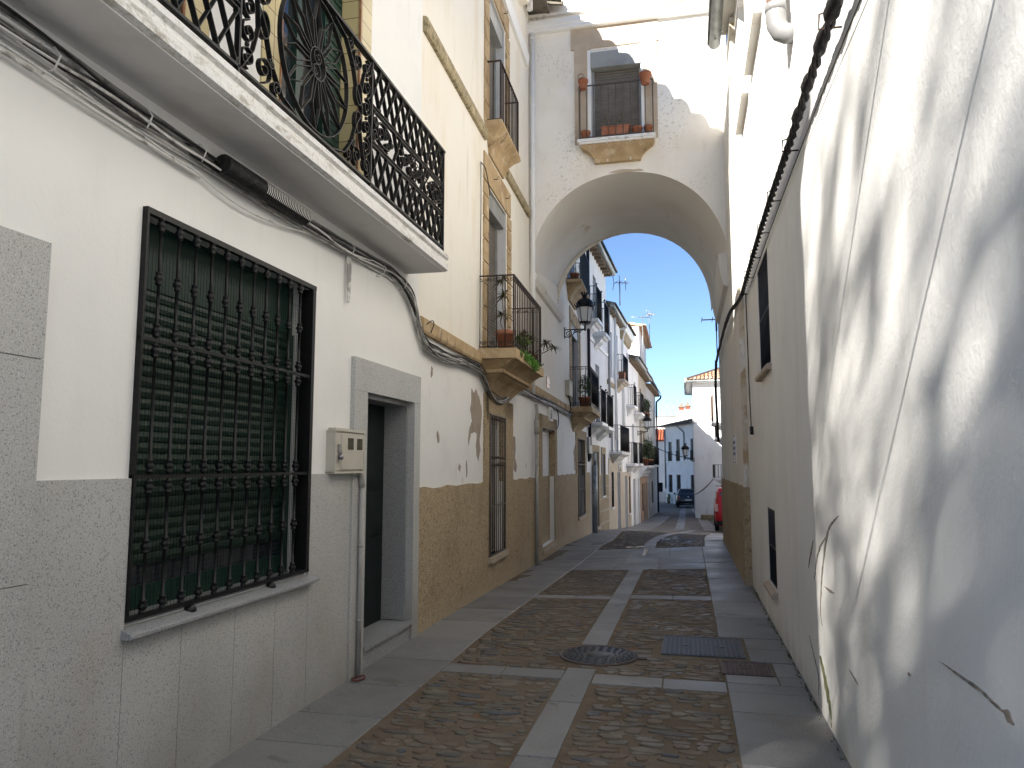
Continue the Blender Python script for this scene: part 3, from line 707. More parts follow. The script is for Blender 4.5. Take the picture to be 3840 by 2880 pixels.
def hatch(name, label, x0, x1, y0, y1, nx, ny, mat, eyes):
    t = thing(name, label, 'access cover', (x0, y0, zg(x0, y0)), 'rectangular access covers in the paving'); z = lambda x, y: zg(x, y)
    def tile(mb, a, b, c, d, lo, hi):
        P = [(a, c), (b, c), (b, d), (a, d)]; mb.hexa([(x, y, z(x, y) + lo) for x, y in P] + [(x, y, z(x, y) + hi) for x, y in P])
    f = MB()
    for r in ((x0, x1, y0, y0 + .014), (x0, x1, y1 - .014, y1), (x0, x0 + .014, y0 + .014, y1 - .014), (x1 - .014, x1, y0 + .014, y1 - .014)): tile(f, *r, -.02, .006)
    f.build('frame', mat, t)
    c = MB(); tile(c, x0 + .018, x1 - .018, y0 + .018, y1 - .018, -.02, .001)
    W, H = (x1 - x0 - .06) / nx, (y1 - y0 - .06) / ny
    for i in range(nx):
        for j in range(ny):
            off = H * .5 * (i % 2); a = x0 + .03 + i * W; b = y0 + .03 + j * H + off * .6
            if b + H * .7 > y1 - .02: continue
            if any(abs(a + W / 2 - ex) < .05 and abs(b + H / 2 - ey) < .035 for ex, ey in eyes): continue
            tile(c, a + W * .14, a + W * .86, b, b + H * .62, .001, .007)
    for ex, ey in eyes: tile(c, ex - .04, ex + .04, ey - .022, ey + .022, .001, .008)
    c.build('cover', mat, t)
hatch('access_cover', 'larger blue-grey studded rectangular access cover, the farther of the two', -.26, .43, 6.78, 7.5, 16, 18, 'cast_iron', [(-.07, 7.14), (.24, 7.14)])
hatch('access_cover', 'smaller reddish brown studded access cover beside the right pavement', .22, .60, 6.26, 6.66, 9, 10, 'cast_brown', [(.41, 6.46)])
d = MB(); zd = zg(-2.08, 17.9)
for i in range(6): d.box(-2.2 + .04 * i, -2.185 + .04 * i, 17.65, 18.1, zd - .01, zd + .004)
d.box(-2.21, -1.97, 17.63, 17.65, zd - .01, zd + .004); d.box(-2.21, -1.97, 18.1, 18.12, zd - .01, zd + .004); d.box(-2.21, -1.97, 17.63, 18.12, zd - .012, zd + .0015)
single(d, 'drain_grate', 'cast_iron', 'small barred drain grate in the left pavement past the arch', 'drain grate')

# ------------------------------------------------------------------ white house on the left
F1 = Fr((-2.54, 0), (-2.54, 7))
h1 = thing('white_house', 'white house with granite base, wide green-shuttered window and ornate iron balcony', 'house', F1.pt(.2, 0, 0))
WIN = (3.08, 4.78, .87, 2.85); DOOR = (5.69, 6.78, -.3, 2.19); BD1 = (4.25, 5.45, 3.5, 6.0); BD2 = (1.85, 3.28, 3.5, 6.0)
wall(h1, F1, .2, 6.94, -1.2, 6.95, 6.0, [WIN + (.16,), DOOR, BD1, BD2], ['plaster_h1', 'granite_dark'], None, .26)
r = MB(); r.fb(F1, .2, 6.94, -.3, .35, 6.95, 7.1); r.build('cornice', 'white_paint', h1)
# granite facing slabs, each with its joint
cl = MB()
def clad(s0, s1, z0, z1, o=.02): cl.fb(F1, s0 + .002, s1 - .002, -.02, o, z0 + .002, z1 - .002)
for z0, z1 in ((-.6, 1.14), (1.14, 2.02), (2.02, 2.5)): clad(1.75, 2.52, z0, z1, .035)
clad(2.52, 3.07, -.6, 1.54)
for a, b in ((3.07, 3.48), (3.48, 3.95), (3.95, 4.385), (4.385, 4.80)): clad(a, b, -.6, .81)
clad(4.80, 5.44, -.6, 1.54)
for a, b in ((.2, .9), (.9, 1.75)): clad(a, b, -.6, 1.54)
cl.build('granite_cladding', 'granite', h1)
jm = MB(); jm.fb(F1, .25, 3.06, -.02, .012, -.6, 1.535); jm.fb(F1, 3.06, 4.81, -.02, .012, -.6, .805); jm.fb(F1, 4.81, 5.44, -.02, .012, -.6, 1.535); jm.fb(F1, 1.76, 2.51, .012, .026, 1.5, 2.49); jm.build('cladding_joints', 'joint', h1)
# doorway
ds_ = MB()
ds_.fb(F1, 5.44, 5.694, -.03, .035, -.6, 2.184); ds_.fb(F1, 6.776, 6.935, -.03, .035, -.6, 2.184); ds_.fb(F1, 5.44, 6.935, -.03, .037, 2.186, 2.445)
ds_.build('door_surround', 'granite', h1)
rv = MB()
rv.fb(F1, 6.74, 6.78, -.26, -.031, .19, 2.185); rv.fb(F1, 5.69, 5.73, -.26, -.031, .19, 2.185); rv.fb(F1, 5.73, 6.74, -.26, -.031, 2.15, 2.188)
rv.build('door_reveal', 'granite_dark', h1)
sp = MB(); sp.fb(F1, 5.70, 6.77, -.3, .012, -.6, .148); sp.fb(F1, 5.70, 6.77, -.3, .045, .15, .182); sp.build('doorstep', 'granite_dark', h1)
dd = MB(); dd.fb(F1, 5.73, 6.74, -.30, -.255, .182, 2.15)
for a, b in ((.30, .95), (1.05, 1.35), (1.45, 2.05)):
    for c, e in ((5.82, 6.20), (6.27, 6.65)): dd.fb(F1, c, e, -.255, -.24, a, b)
dp = dd.build('door', 'door_dark', h1)
k = MB(); k.fb(F1, 6.20, 6.235, -.255, -.235, 1.1, 1.3); k.tube([F1.pt(6.2, -.225, 1.2), F1.pt(6.1, -.215, 1.2)], .01, 6); k.build('handle', 'steel', dp)
# window: shutter box, roller shutter, wire mesh, sill
wv = MB()
wv.fb(F1, 3.08, 4.78, -.16, -.03, .855, .885); wv.build('window_ledge', 'granite_dark', h1)
sh = MB()
sh.fb(F1, 3.08, 4.78, -.2, -.145, 2.50, 2.85); sh.fb(F1, 3.08, 3.13, -.2, -.13, .88, 2.5); sh.fb(F1, 4.715, 4.78, -.2, -.13, .88, 2.5); sh.fb(F1, 3.13, 4.715, -.2, -.15, .88, 1.0)
wp = sh.build('window_frame', 'green_paint', h1)
s2 = shutter(wp, F1, 3.13, 4.715, 1.10, 2.50, -.15, 'green_shutter', .056, 'roller_shutter')
g_ = MB(); g_.fb(F1, 3.13, 4.715, -.2, -.17, 1.0, 1.1); g_.build('pane', 'glass', wp)
sm_ = MB()
x = 3.09
while x < 4.77: sm_.fb(F1, x - .0003, x + .0003, -.052, -.050, .88, 2.70); x += .026
z = .89
while z < 2.70: sm_.fb(F1, 3.08, 4.78, -.0505, -.0485, z - .0003, z + .0003); z += .026
sm_.build('wire_mesh', 'iron', h1)
sl_ = MB(); sl_.profile(F1, [(-.03, .812), (.07, .812), (.078, .816), (.078, .831), (.070, .837), (-.03, .872)], 3.05, 4.85); sl_.build('window_sill', 'granite_dark', h1)
# window grille
gr = MB()
gr.fb(F1, 3.07, 4.79, .0, .03, 2.815, 2.845); gr.fb(F1, 3.07, 4.79, .0, .03, .885, .905)
gr.fb(F1, 4.745, 4.785, -.06, .03, .905, 2.815); gr.fb(F1, 3.07, 3.085, .0, .03, .905, 2.815)
for z in (2.205, 1.545): gr.fb(F1, 3.07, 4.79, .006, .022, z - .009, z + .009)
for s in (3.55, 4.33): gr.lathe(F1.pt(s, .012, .845), [(.01, .045), (.034, .02), (.036, .005), (.03, -.002), (.02, -.004)], 10)
gp = gr.build('window_grille', 'iron', h1)
def knob(z): return [(.0085, z - .035), (.017, z - .030), (.017, z - .022), (.011, z - .019), (.0225, z - .006), (.0225, z + .006), (.011, z + .019), (.017, z + .022), (.017, z + .030), (.0085, z + .035)]
prof = [(.0085, .90)]
for z in (.935, 1.215, 1.495, 1.595, 1.875 - 9, 2.155, 2.255, 2.515, 2.785):
    if z > 0: prof += knob(z)
prof.append((.0085, 2.82))
bb = MB(); bb.lathe(F1.pt(3.19, .014, 0), prof, 9); bar = bb.build('grille_bar', 'iron', gp)
copies(bar, gp, [(0, .14 * k, 0) for k in range(1, 11)])

# balcony
mb = MB(); mb.profile(F1, [(-.02, 3.395), (.37, 3.395), (.40, 3.405), (.40, 3.46), (.385, 3.475), (.385, 3.50), (.405, 3.515), (.405, 3.545), (.375, 3.575), (-.02, 3.585)], 1.45, 6.63)
bs = mb.build('balcony_slab', 'edge_plaster', h1)
sf = MB(); sf.fb(F1, 1.44, 6.605, .0, .365, 3.388, 3.396); sf.build('soffit', 'soffit', bs)
RO = .365
rl = MB(); d0, d1 = RO - .018, RO + .012
rl.fb(F1, 1.5, 6.57, RO - .025, RO + .02, 4.52, 4.54); rl.fb(F1, 1.5, 6.57, d0, d1, 3.60, 3.615)
for s in (1.57, 3.245, 4.89, 6.56): rl.fb(F1, s - .008, s + .008, d0, d1, 3.56, 4.52)
rl.fb(F1, 6.55, 6.575, -.0, d0, 4.52, 4.54); rl.fb(F1, 6.55, 6.575, 0, d0, 3.60, 3.615)
rp = rl.build('railing', 'iron', h1)
def lattice(F, s0, s1, z0, z1, dep0, dep1, mb, sp=.15, ang=60, th=.006):
    k = math.tan(rad(ang)); 
    for sg in (1, -1):
        # lines z = z0 + sg*k*(s - c)
        w = (z1 - z0) / k; c = s0 - w - sp
        while c < s1 + w + sp:
            a, b = (c, c + w) if sg > 0 else (c + w, c)
            pa, pb = (a, z0), (b, z1)
            # clip to [s0, s1]
            def clip(p, q, lim, lo):
                if (p[0] < lim) == lo and (q[0] < lim) == lo: return None
                if (p[0] < lim) == lo:
                    t = (lim - p[0]) / (q[0] - p[0]); return ((lim, p[1] + t * (q[1] - p[1])), q)
                if (q[0] < lim) == lo:
                    t = (lim - p[0]) / (q[0] - p[0]); return (p, (lim, p[1] + t * (q[1] - p[1])))
                return (p, q)
            r = clip(pa, pb, s0, True)
            if r: r = clip(r[0], r[1], s1, False)
            if r and abs(r[0][0] - r[1][0]) > .01: mb.ribbon(F, [r[0], r[1]], dep0 + (.001 if sg > 0 else 0), dep1 - (.001 if sg > 0 else 0), th)
            c += sp
def cscroll(mb, cs, cz, r, up, side):
    mb.ribbon(F1, spiral(cs, cz, r, math.pi / 2 * up, 1.55, side * up, .2, 26), d0, d1, .005)
for s0, s1 in ((4.90, 6.55), (1.58, 3.235)):
    lt = MB()
    lattice(F1, s0, s1, 4.21, 4.52, d0, d1, lt); lattice(F1, s0, s1, 3.615, 3.90, d0, d1, lt)
    for z in (4.205, 4.175, 3.935, 3.905): lt.fb(F1, s0, s1, d0 + .002, d1, z - .003, z + .003)
    lattice(F1, s0 + .42, s0 + .62, 3.94, 4.17, d0, d1, lt); lattice(F1, s1 - .62, s1 - .42, 3.94, 4.17, d0, d1, lt)
    lt.build('lattice_panel', 'iron', rp)
    mid = (s0 + s1) / 2; sc_ = MB()
    for q in (-1, 1):
        for dx, zz, r in ((.05, 4.0, .05), (.05, 4.10, .045), (.14, 4.055, .055)): cscroll(sc_, mid + q * dx, zz, r, 1 if zz > 4.05 else -1, q)
        cscroll(sc_, mid + q * .215, 4.03, .035, -1, q); cscroll(sc_, mid + q * .215, 4.09, .03, 1, -q)
    for e, q in ((s0, 1), (s1, -1)):
        for dx, zz, r in ((.065, 4.11, .055), (.065, 3.995, .055), (.17, 4.06, .075), (.28, 4.09, .05), (.30, 3.995, .045), (.385, 4.05, .03)): cscroll(sc_, e + q * dx, zz, r, 1 if zz > 4.03 else -1, q)
        sc_.ribbon(F1, arc(e + q * .22, 4.055, .16, 0, 2 * math.pi, 24, .085), d0, d1, .005)
    sc_.build('scrollwork', 'iron', rp)
lt = MB(); FR = Fr((-2.54, 6.563), (-2.175, 6.563)); lattice(FR, 0, .345, 3.615, 4.52, -.014, .014, lt, .115); lt.build('lattice_panel', 'iron', rp)
ro = MB(); cs, cz = 4.067, 4.06; R_ = .43
ro.ribbon(F1, arc(cs, cz, R_, 0, 2 * math.pi, 60), d0, d1, .006); ro.ribbon(F1, arc(cs, cz, .10, 0, 2 * math.pi, 28), d0, d1, .006)
for q in (-1, 1): ro.ribbon(F1, arc(cs, cz + q * .047, .045, 0, 2 * math.pi, 20), d0 + .004, d1 - .004, .005); ro.ribbon(F1, spiral(cs + .02 * q, cz + q * .05, .026, 0, 1.2, q), d0 + .006, d1 - .006, .005)
for k in range(14):
    a = 2 * math.pi * (k + .5) / 14
    P = lambda r, da: (cs + r * math.cos(a + da), cz + r * math.sin(a + da))
    ro.ribbon(F1, [P(.10, -.06), P(.27, -.17), P(R_ - .004, 0), P(.27, .17), P(.10, .06)], d0 + .003, d1 - .003, .005)
ro.build('rosette', 'iron', rp)
for e, q in ((3.253, 1), (4.882, -1)):
    sw = MB()
    for zz, up in ((4.42, 1), (4.27, -1), (4.13, 1), (3.98, -1), (3.84, 1), (3.70, -1)): cscroll(sw, e + q * .075, zz, .065, up, q)
    for zz in (4.345, 4.055, 3.77): sw.lathe(F1.pt(e + q * .07, RO, zz), [(.001, -.016), (.013, -.008), (.013, .008), (.001, .016)], 8)
    for zz, up in ((4.40, 1), (3.72, -1)):
        cscroll(sw, e + q * .23, zz, .075, up, -q); cscroll(sw, e + q * .36, zz + up * .05, .045, up, q); cscroll(sw, e + q * .30, zz - up * .06, .03, -up, q)
    sw.ribbon(F1, [(e + q * .02, 4.50), (e + q * .12, 4.36), (e + q * .17, 4.20), (e + q * .155, 4.06), (e + q * .17, 3.92), (e + q * .12, 3.76), (e + q * .02, 3.62)], d0, d1, .006)
    for up in (1, -1):
        sw.ribbon(F1, [(e + q * .16, 4.06 + up * .02), (e + q * .24, 4.06 + up * .12), (e + q * .30, 4.06 + up * .27), (e + q * .42, 4.06 + up * .40), (e + q * .6, 4.06 + up * .445)], d0, d1, .006)
        sw.ribbon(F1, arc(e + q * .215, 4.06 + up * .10, .05, 0, 2 * math.pi, 18, .075), d0, d1, .005)
    sw.build('scrollwork', 'iron', rp)
# doors and glazed tiles behind the balcony
for s0, s1, hol in ((4.25, 5.45, BD1), (1.85, 3.28, BD2)):
    ts = MB(); ts.fb(F1, s1 - .003, s1 + .22, -.01, .012, 3.58, 5.99); ts.fb(F1, s0 - .22, s0 + .003, -.01, .012, 3.58, 5.99); ts.fb(F1, s0 - .22, s1 + .22, -.01, .014, 5.992, 6.2)
    ts.fb(F1, s1 - .010, s1 - .002, -.20, -.011, 3.58, 5.99); ts.fb(F1, s0 + .002, s0 + .010, -.20, -.011, 3.58, 5.99)
    tp = ts.build('tile_surround', 'tile_yellow', h1)
    for s in (s0, s1): tr = MB(); tr.fb(F1, s - .012, s + .006, .0, .018, 3.58, 6.0); tr.build('tile_trim', 'rust', tp)
    sh = MB(); w = (s1 - s0)
    sh.fb(F1, s0 + .01, s0 + .07, -.25, -.2, 3.55, 6.0); sh.fb(F1, s1 - .07, s1 - .01, -.25, -.2, 3.55, 6.0); sh.fb(F1, s0 + w / 2 - .05, s0 + w / 2 + .05, -.25, -.19, 3.55, 6.0)
    for z in (3.55, 4.1, 5.9): sh.fb(F1, s0 + .07, s1 - .07, -.25, -.2, z, z + .07)
    sh.fb(F1, s1 - .30, s1 - .012, -.19, -.15, 3.6, 5.98); 
    for z in [3.7 + .06 * i for i in range(36)]: sh.fb(F1, s1 - .28, s1 - .03, -.15, -.142, z, z + .03)
    fp = sh.build('balcony_door', 'green_paint', h1)
    gl = MB(); gl.face([F1.pt(s0, -.23, 3.5), F1.pt(s1, -.23, 3.5), F1.pt(s1, -.23, 6), F1.pt(s0, -.23, 6)]); gl.build('pane', 'glass', fp, recalc=False)

# meter box and its pipe
t = thing('meter_box', 'beige plastic meter box with two small windows beside the granite doorway', 'meter box', F1.pt(5.3, .02, 1.55))
b = MB(); b.fb(F1, 5.05, 5.56, -.01, .062, 1.545, 1.85); b.fb(F1, 5.04, 5.57, .02, .078, 1.845, 1.868); b.fb(F1, 5.05, 5.066, .062, .074, 1.552, 1.845); b.fb(F1, 5.544, 5.56, .062, .074, 1.552, 1.845); b.fb(F1, 5.05, 5.56, .0, .078, 1.538, 1.5515); b.build('box', 'box_beige', t)
b = MB(); b.fb(F1, 5.072, 5.538, .063, .071, 1.562, 1.835); b.fb(F1, 5.15, 5.532, .071, .077, 1.568, 1.830); dpp = b.build('door', 'box_beige', t)
for a in (5.25, 5.41):
    b = MB(); b.fb(F1, a, a + .095, .077, .080, 1.715, 1.80); b.build('meter_window', 'meter_glass', dpp)
b = MB(); b.fb(F1, 5.09, 5.125, .071, .080, 1.685, 1.75); b.lathe(F1.pt(5.107, .09, 1.665), [(.02, -.025), (.02, .005), (.012, .008)], 8); b.tube([F1.pt(5.097, .088, 1.67), F1.pt(5.097, .09, 1.70), F1.pt(5.117, .09, 1.70), F1.pt(5.117, .088, 1.67)], .004, 5); b.build('padlock', 'steel', dpp)
p = MB(); p.tube([F1.pt(5.50, .055, 1.545), F1.pt(5.535, .057, 1.53), F1.pt(5.555, .058, 1.49), F1.pt(5.558, .058, 1.43)], .023, 12); p.tube([F1.pt(5.558, .058, 1.44), F1.pt(5.558, .058, .0)], .0185, 12)
for z in (1.43, .98, .42): p.lathe(F1.pt(5.558, .058, z), [(.020, -.01), (.023, 0), (.020, .01)], 12)
single(p, 'conduit_pipe', 'pvc', 'grey conduit pipe running from the meter box down to the pavement', 'pipe')
for (x, y) in ((-2.42, 5.40), (-2.40, 5.46)):
    pass
b = MB(); b.tube(smooth_path([(-2.49, 5.46, .012), (-2.43, 5.54, .016), (-2.40, 5.48, .012), (-2.44, 5.40, .014), (-2.48, 5.46, .016)]), .006, 6); single(b, 'plastic_ring', 'litter', 'crumpled red plastic strip lying at the foot of the conduit', 'litter')
# ------------------------------------------------------------------ cream house with two stone balconies
FA = Fr((-2.55, 6.95), (-3.0, 24.0)); LA = FA.L
h2 = thing('cream_house', 'tall cream plastered house with sandstone balconies and brown roughcast base', 'house', FA.pt(0, 0, 0))
W1 = (2.99, 4.02, .37, 2.30); D1 = (2.94, 4.18, 3.1, 5.47); D2 = (2.95, 4.05, 6.3, 8.4); WD = (7.49, 9.17, 0.02, 2.33); W2 = (13.42, 15.2, .20, 2.33); D3 = (12.3, 14.1, 3.1, 5.3)
HA = [W1 + (.10,), D1 + (.22,), D2 + (.16,), WD + (.10,), W2 + (.10,), D3 + (.22,)]
mb = MB()
wall_faces(mb, FA, 0, LA, 2.96, 10.0, HA, 0, 0, 2, .22); wall_faces(mb, FA, 0, LA, -2.0, 2.96, HA, 0, 1, 1, .12); body(mb, FA, 0, LA, -2, 10.0, 7)
mb.build('wall', ['cream', 'lower_white', 'reveal'], h2, recalc=False)
# walled-up doorway infill
b = MB(); b.fb(FA, 7.49, 9.17, -.16, -.10, 1.37, 2.33); b.build('doorway_infill', 'lower_white', h2)
b = MB(); b.fb(FA, 7.49, 9.17, -.16, -.096, -.3, 1.372); b.build('doorway_dado', 'roughcast', h2)
b = MB(); b.fb(FA, 7.42, 9.25, -.12, .05, -.09, -.02); b.fb(FA, 7.47, 9.19, -.12, .0, -.6, -.09); b.build('doorstep', 'stone_pale', h2)
# brown roughcast dado with an uneven top, and roughcast bands round the openings
def ragged_band(root, name, F, outer, holes, o, mat, amp=.012):
    mb = MB(); s0, s1, z0, z1 = outer
    wall_faces(mb, F, s0, s1, z0, z1, holes, o, 0, None, 0.0)
    n = int((s1 - s0) / .05); top = [(s0 + (s1 - s0) * i / n, z1 + random.uniform(0, amp) + amp * .8 * math.sin(i * .37)) for i in range(n + 1)]
    for (a, za), (b_, zb) in zip(top, top[1:]):
        if any(h[0] - .001 < (a + b_) / 2 < h[1] and h[3] > z1 for h in holes): continue
        mb.face([F.pt(a, o, z1), F.pt(b_, o, z1), F.pt(b_, o, zb), F.pt(a, o, za)]); mb.face([F.pt(a, o, za), F.pt(b_, o, zb), F.pt(b_, -.01, zb), F.pt(a, -.01, za)])
    for h in holes:
        for s in (h[0], h[1]):
            mb.face([F.pt(s, o, max(z0, h[2])), F.pt(s, o, min(z1, h[3])), F.pt(s, 0, min(z1, h[3])), F.pt(s, 0, max(z0, h[2]))])
    mb.face([F.pt(s0, o, z0), F.pt(s0, o, z1), F.pt(s0, -.02, z1), F.pt(s0, -.02, z0)]); mb.face([F.pt(s1, o, z0), F.pt(s1, o, z1), F.pt(s1, -.02, z1), F.pt(s1, -.02, z0)])
    return mb.build(name, mat, root, recalc=False)
ragged_band(h2, 'roughcast_dado', FA, (0.02, LA - .3, -2, 1.365), [W1, WD, W2], .022, 'roughcast')
def ragged_surround(root, F, s0, s1, z0, z1, h, o, mat):
    mb = MB(); n = 34
    def side(sa, sb, flip):
        pts = []
        for i in range(n + 1):
            z = z0 + (z1 - z0) * i / n; pts.append((sa + random.uniform(-.012, .012), z))
        poly = pts + [(sb, z1), (sb, z0)]
        for (a, za), (b_, zb) in zip(pts, pts[1:]):
            mb.face([F.pt(a, o, za), F.pt(b_, o, zb), F.pt(sb, o, zb), F.pt(sb, o, za)]); mb.face([F.pt(a, o, za), F.pt(b_, o, zb), F.pt(b_, -.01, zb), F.pt(a, -.01, za)])
        mb.face([F.pt(sb, o, z0), F.pt(sb, o, z1), F.pt(sb, -.1, z1), F.pt(sb, -.1, z0)])
    side(s0, h[0] + .004, 1); side(s1, h[1] - .004, -1)
    mb.fb(F, s0, s1, -.02, o, h[3] - .004, z1)
    return mb.build('roughcast_surround', mat, root, recalc=False)
ragged_surround(h2, FA, 2.74, 4.62, 1.36, 2.55, W1, .026, 'roughcast')
ragged_surround(h2, FA, 7.18, 9.50, 1.36, 2.58, WD, .026, 'roughcast')
ragged_surround(h2, FA, 13.1, 15.75, 1.30, 2.57, W2, .026, 'roughcast')
# windows and grilles
def low_window(h, n):
    shutter(h2, FA, h[0] + .06, h[1] - .22, h[2], h[3], -.085, 'shutter_brown', .045, 'window_shutter')
    m_ = MB(); m_.fb(FA, h[0], h[0] + .06, -.11, -.06, h[2], h[3]); m_.fb(FA, h[1] - .22, h[1] - .10, -.11, -.05, h[2], h[3]); m_.fb(FA, h[1] - .10, h[1], -.11, -.08, h[2], h[3]); m_.build('window_frame', 'white_paint', h2)
    m_ = MB(); m_.fb(FA, h[0] - .05, h[1] + .06, -.1, .07, h[2] - .07, h[2]); m_.build('window_sill', 'stone_pale', h2)
    grille(h2, FA, h[0], h[1], h[2] + .02, h[3] - .01, .03, n, 'iron_grey', (.345, .665), True, r=.009, name='window_grille')
low_window(W1, 8); low_window(W2, 7)
# sandstone string courses
def string(z0, z1, spans, o, mat, name='string_course'):
    for a, b_ in spans:
        m_ = MB(); k = max(1, int((b_ - a) / .62)); st_ = (b_ - a) / k
        for i in range(k): m_.profile(FA, [(-.02, z0), (o * .75, z0), (o, z0 + .025), (o, z1 - .02), (o * .6, z1), (-.02, z1 + .01)], a + st_ * i + .005, a + st_ * (i + 1) - .005)
        m_.build(name, mat, h2)
string(2.90, 3.06, [(.03, 2.44), (4.72, 6.35), (6.45, 10.55), (10.95, 12.1), (14.4, 15.2)], .055, 'sandstone')
string(6.04, 6.20, [(.03, 2.74), (4.12, 6.1)], .055, 'mossy_stone')
m_ = MB(); m_.profile(FA, [(-.02, 8.80), (.05, 8.80), (.07, 8.95), (.07, 9.02), (-.02, 9.05)], 1.2, 5.9); m_.build('upper_cornice', 'white_paint', h2)
m_ = MB(); m_.profile(FA, [(-.02, 9.62), (.15, 9.66), (.22, 9.80), (.34, 9.9), (.36, 10.0), (-.02, 10.0)], 0, 5.35); m_.build('eave_cornice', 'cream', h2)
roof_tiles(h2, FA, 0, LA, .40, 10.02, 6.5, 1.6, 'roof_old', .46, .17)
# door openings upstairs: quoined sandstone surround, shutter box, slatted shutter
def tall_opening(h, quoin, lint, ssh, box):
    q = MB(); w = quoin
    z = h[2]; i = 0
    while z < h[3] - .02:
        e = min(h[3], z + .31)
        q.fb(FA, h[0] - w, h[0] - .002, -.02, .022, z + .012, e - .012); q.fb(FA, h[1] + .06, h[1] + .06 + w, -.02, .022, z + .012, e - .012); z = e
    k = 5; st_ = (h[1] - h[0] + 2 * w) / k
    for i in range(k): q.fb(FA, h[0] - w + st_ * i + .006, h[0] - w + st_ * (i + 1) - .006, -.02, .024, h[3] + .02, h[3] + lint)
    q.build('stone_surround', 'sandstone', h2)
    shutter(h2, FA, h[0], h[1], h[2], h[3] - box, -.16, ssh, .05, 'balcony_shutter')
    m_ = MB(); m_.fb(FA, h[0] + .02, h[1] - .01, -.22, -.03, h[3] - box, h[3]); m_.fb(FA, h[1] - .05, h[1], -.22, -.13, h[2], h[3] - box); m_.build('shutter_box', 'shutter_box', h2)
    hk = MB()
    for s in (h[0] + .3, h[1] - .15): hk.tube([FA.pt(s, .02, h[3] + .2), FA.pt(s, .08, h[3] + .2), FA.pt(s, .08, h[3] + .24)], .006, 5)
    hk.build('hook', 'iron_brown', h2)
tall_opening(D1, .27, .40, 'shutter_brown', .24)
tall_opening((2.95, 4.05, 6.3, 8.4), .26, .35, 'shutter_brown', .28)
tall_opening(D3, .30, .36, 'shutter_brown', .24)
# first-floor balcony
def ogee(root, a, b_, top, proj, name='balcony_slab'):
    c = (a + b_) / 2; hw = (b_ - a) / 2
    R = [(top, 1.0, 1.0), (top - .02, 1.0, 1.0), (top - .13, 1.0, 1.0), (top - .135, .955, .90), (top - .17, .935, .80), (top - .21, .90, .69), (top - .255, .875, .60), (top - .26, .89, .63), (top - .30, .89, .63), (top - .305, .855, .53), (top - .33, .84, .50), (top - .38, .77, .34), (top - .44, .71, .22), (top - .52, .64, .09), (top - .60, .58, .02)]
    return corbel_loft(root, FA, [(z, c - hw * k, c + hw * k, proj * o) for z, k, o in R], 'sandstone', name)
ogee(h2, 2.44, 4.70, 3.10, .50)
rail_box(h2, FA, 2.50, 4.64, .46, 3.10, 4.07, 16, 3, 'iron_brown', True, True, r=.0092)
# second-floor balcony, shallow with a hollow corbel
corbel_loft(h2, FA, [(6.34, 2.76, 4.12, .24), (6.28, 2.76, 4.12, .25), (6.25, 2.78, 4.10, .22), (6.20, 2.84, 4.04, .155), (6.12, 2.90, 3.98, .09), (6.03, 2.94, 3.94, .05), (5.93, 2.97, 3.90, .03)], 'sandstone')
rail_box(h2, FA, 2.82, 4.08, .21, 6.34, 7.22, 11, 1, 'iron_brown', True, False, r=.0095)
# balcony beyond the arch
ogee(h2, 12.0, 14.45, 3.06, .56)
rail_box(h2, FA, 12.08, 14.36, .52, 3.08, 4.08, 18, 3, 'iron', True, True, r=.009)
corbel_loft(h2, FA, [(6.20, 11.4, 13.5, .38), (6.13, 11.4, 13.5, .40), (6.10, 11.5, 13.4, .34), (6.02, 11.6, 13.3, .22), (5.90, 11.7, 13.2, .12), (5.76, 11.75, 13.1, .05)], 'sandstone')
rail_box(h2, FA, 11.46, 13.44, .36, 6.2, 7.15, 18, 2, 'iron', False)
m_ = MB(); m_.fb(FA, 11.7, 13.2, -.02, .012, 6.2, 8.2); m_.build('balcony_opening', 'iron_navy', h2)
pp = MB(); pp.tube([FA.pt(16.3, .07, 9.4), FA.pt(16.3, .07, 2.2)], .05, 10); pp.build('drainpipe', 'iron_navy', h2)
# flaked-off paint patches
def patch(root, F, poly, name='bare_patch', mat='peel', o=.0035):
    m_ = MB(); m_.prism(F, poly, -.01, o); return m_.build(name, mat, root)
def ragged(poly, amp=.012, sub=3):
    out = []
    for (a, b_), (c, d) in zip(poly, poly[1:] + poly[:1]):
        for k in range(sub):
            t = k / sub; j = 0 if k == 0 else amp; out.append((a + (c - a) * t + random.uniform(-j, j), b_ + (d - b_) * t + random.uniform(-j, j)))
    return out
for pl in ([(2.11, 2.55), (2.22, 2.50), (2.33, 2.56), (2.49, 2.48), (2.62, 2.37), (2.65, 2.23), (2.62, 2.12), (2.53, 1.91), (2.58, 1.79), (2.48, 1.65), (2.39, 1.71), (2.35, 1.84), (2.40, 2.00), (2.24, 2.01), (2.09, 1.99), (1.98, 1.83), (1.96, 1.92), (2.03, 2.07), (2.15, 2.14), (2.09, 2.24), (2.05, 2.30), (2.10, 2.38)],
           [(4.64, 2.13), (4.72, 2.05), (4.90, 2.04), (4.94, 1.87), (4.88, 1.71), (5.04, 1.58), (4.96, 1.48), (4.77, 1.54), (4.77, 1.83), (4.64, 1.86)],
           [(.69, 1.96), (.75, 1.89), (.76, 1.84), (.70, 1.83), (.67, 1.89)], [(13.07, 2.15), (13.1, 1.94), (13.01, 1.44), (12.77, 1.50), (12.74, 1.82), (12.60, 1.93)],
           [(.45, 2.62), (.50, 2.60), (.49, 2.52), (.44, 2.5)], [(1.55, 1.62), (1.62, 1.60), (1.6, 1.52), (1.53, 1.55)], [(1.9, 1.66), (1.93, 1.5), (1.88, 1.45), (1.86, 1.6)]):
    patch(h2, FA, ragged(pl))
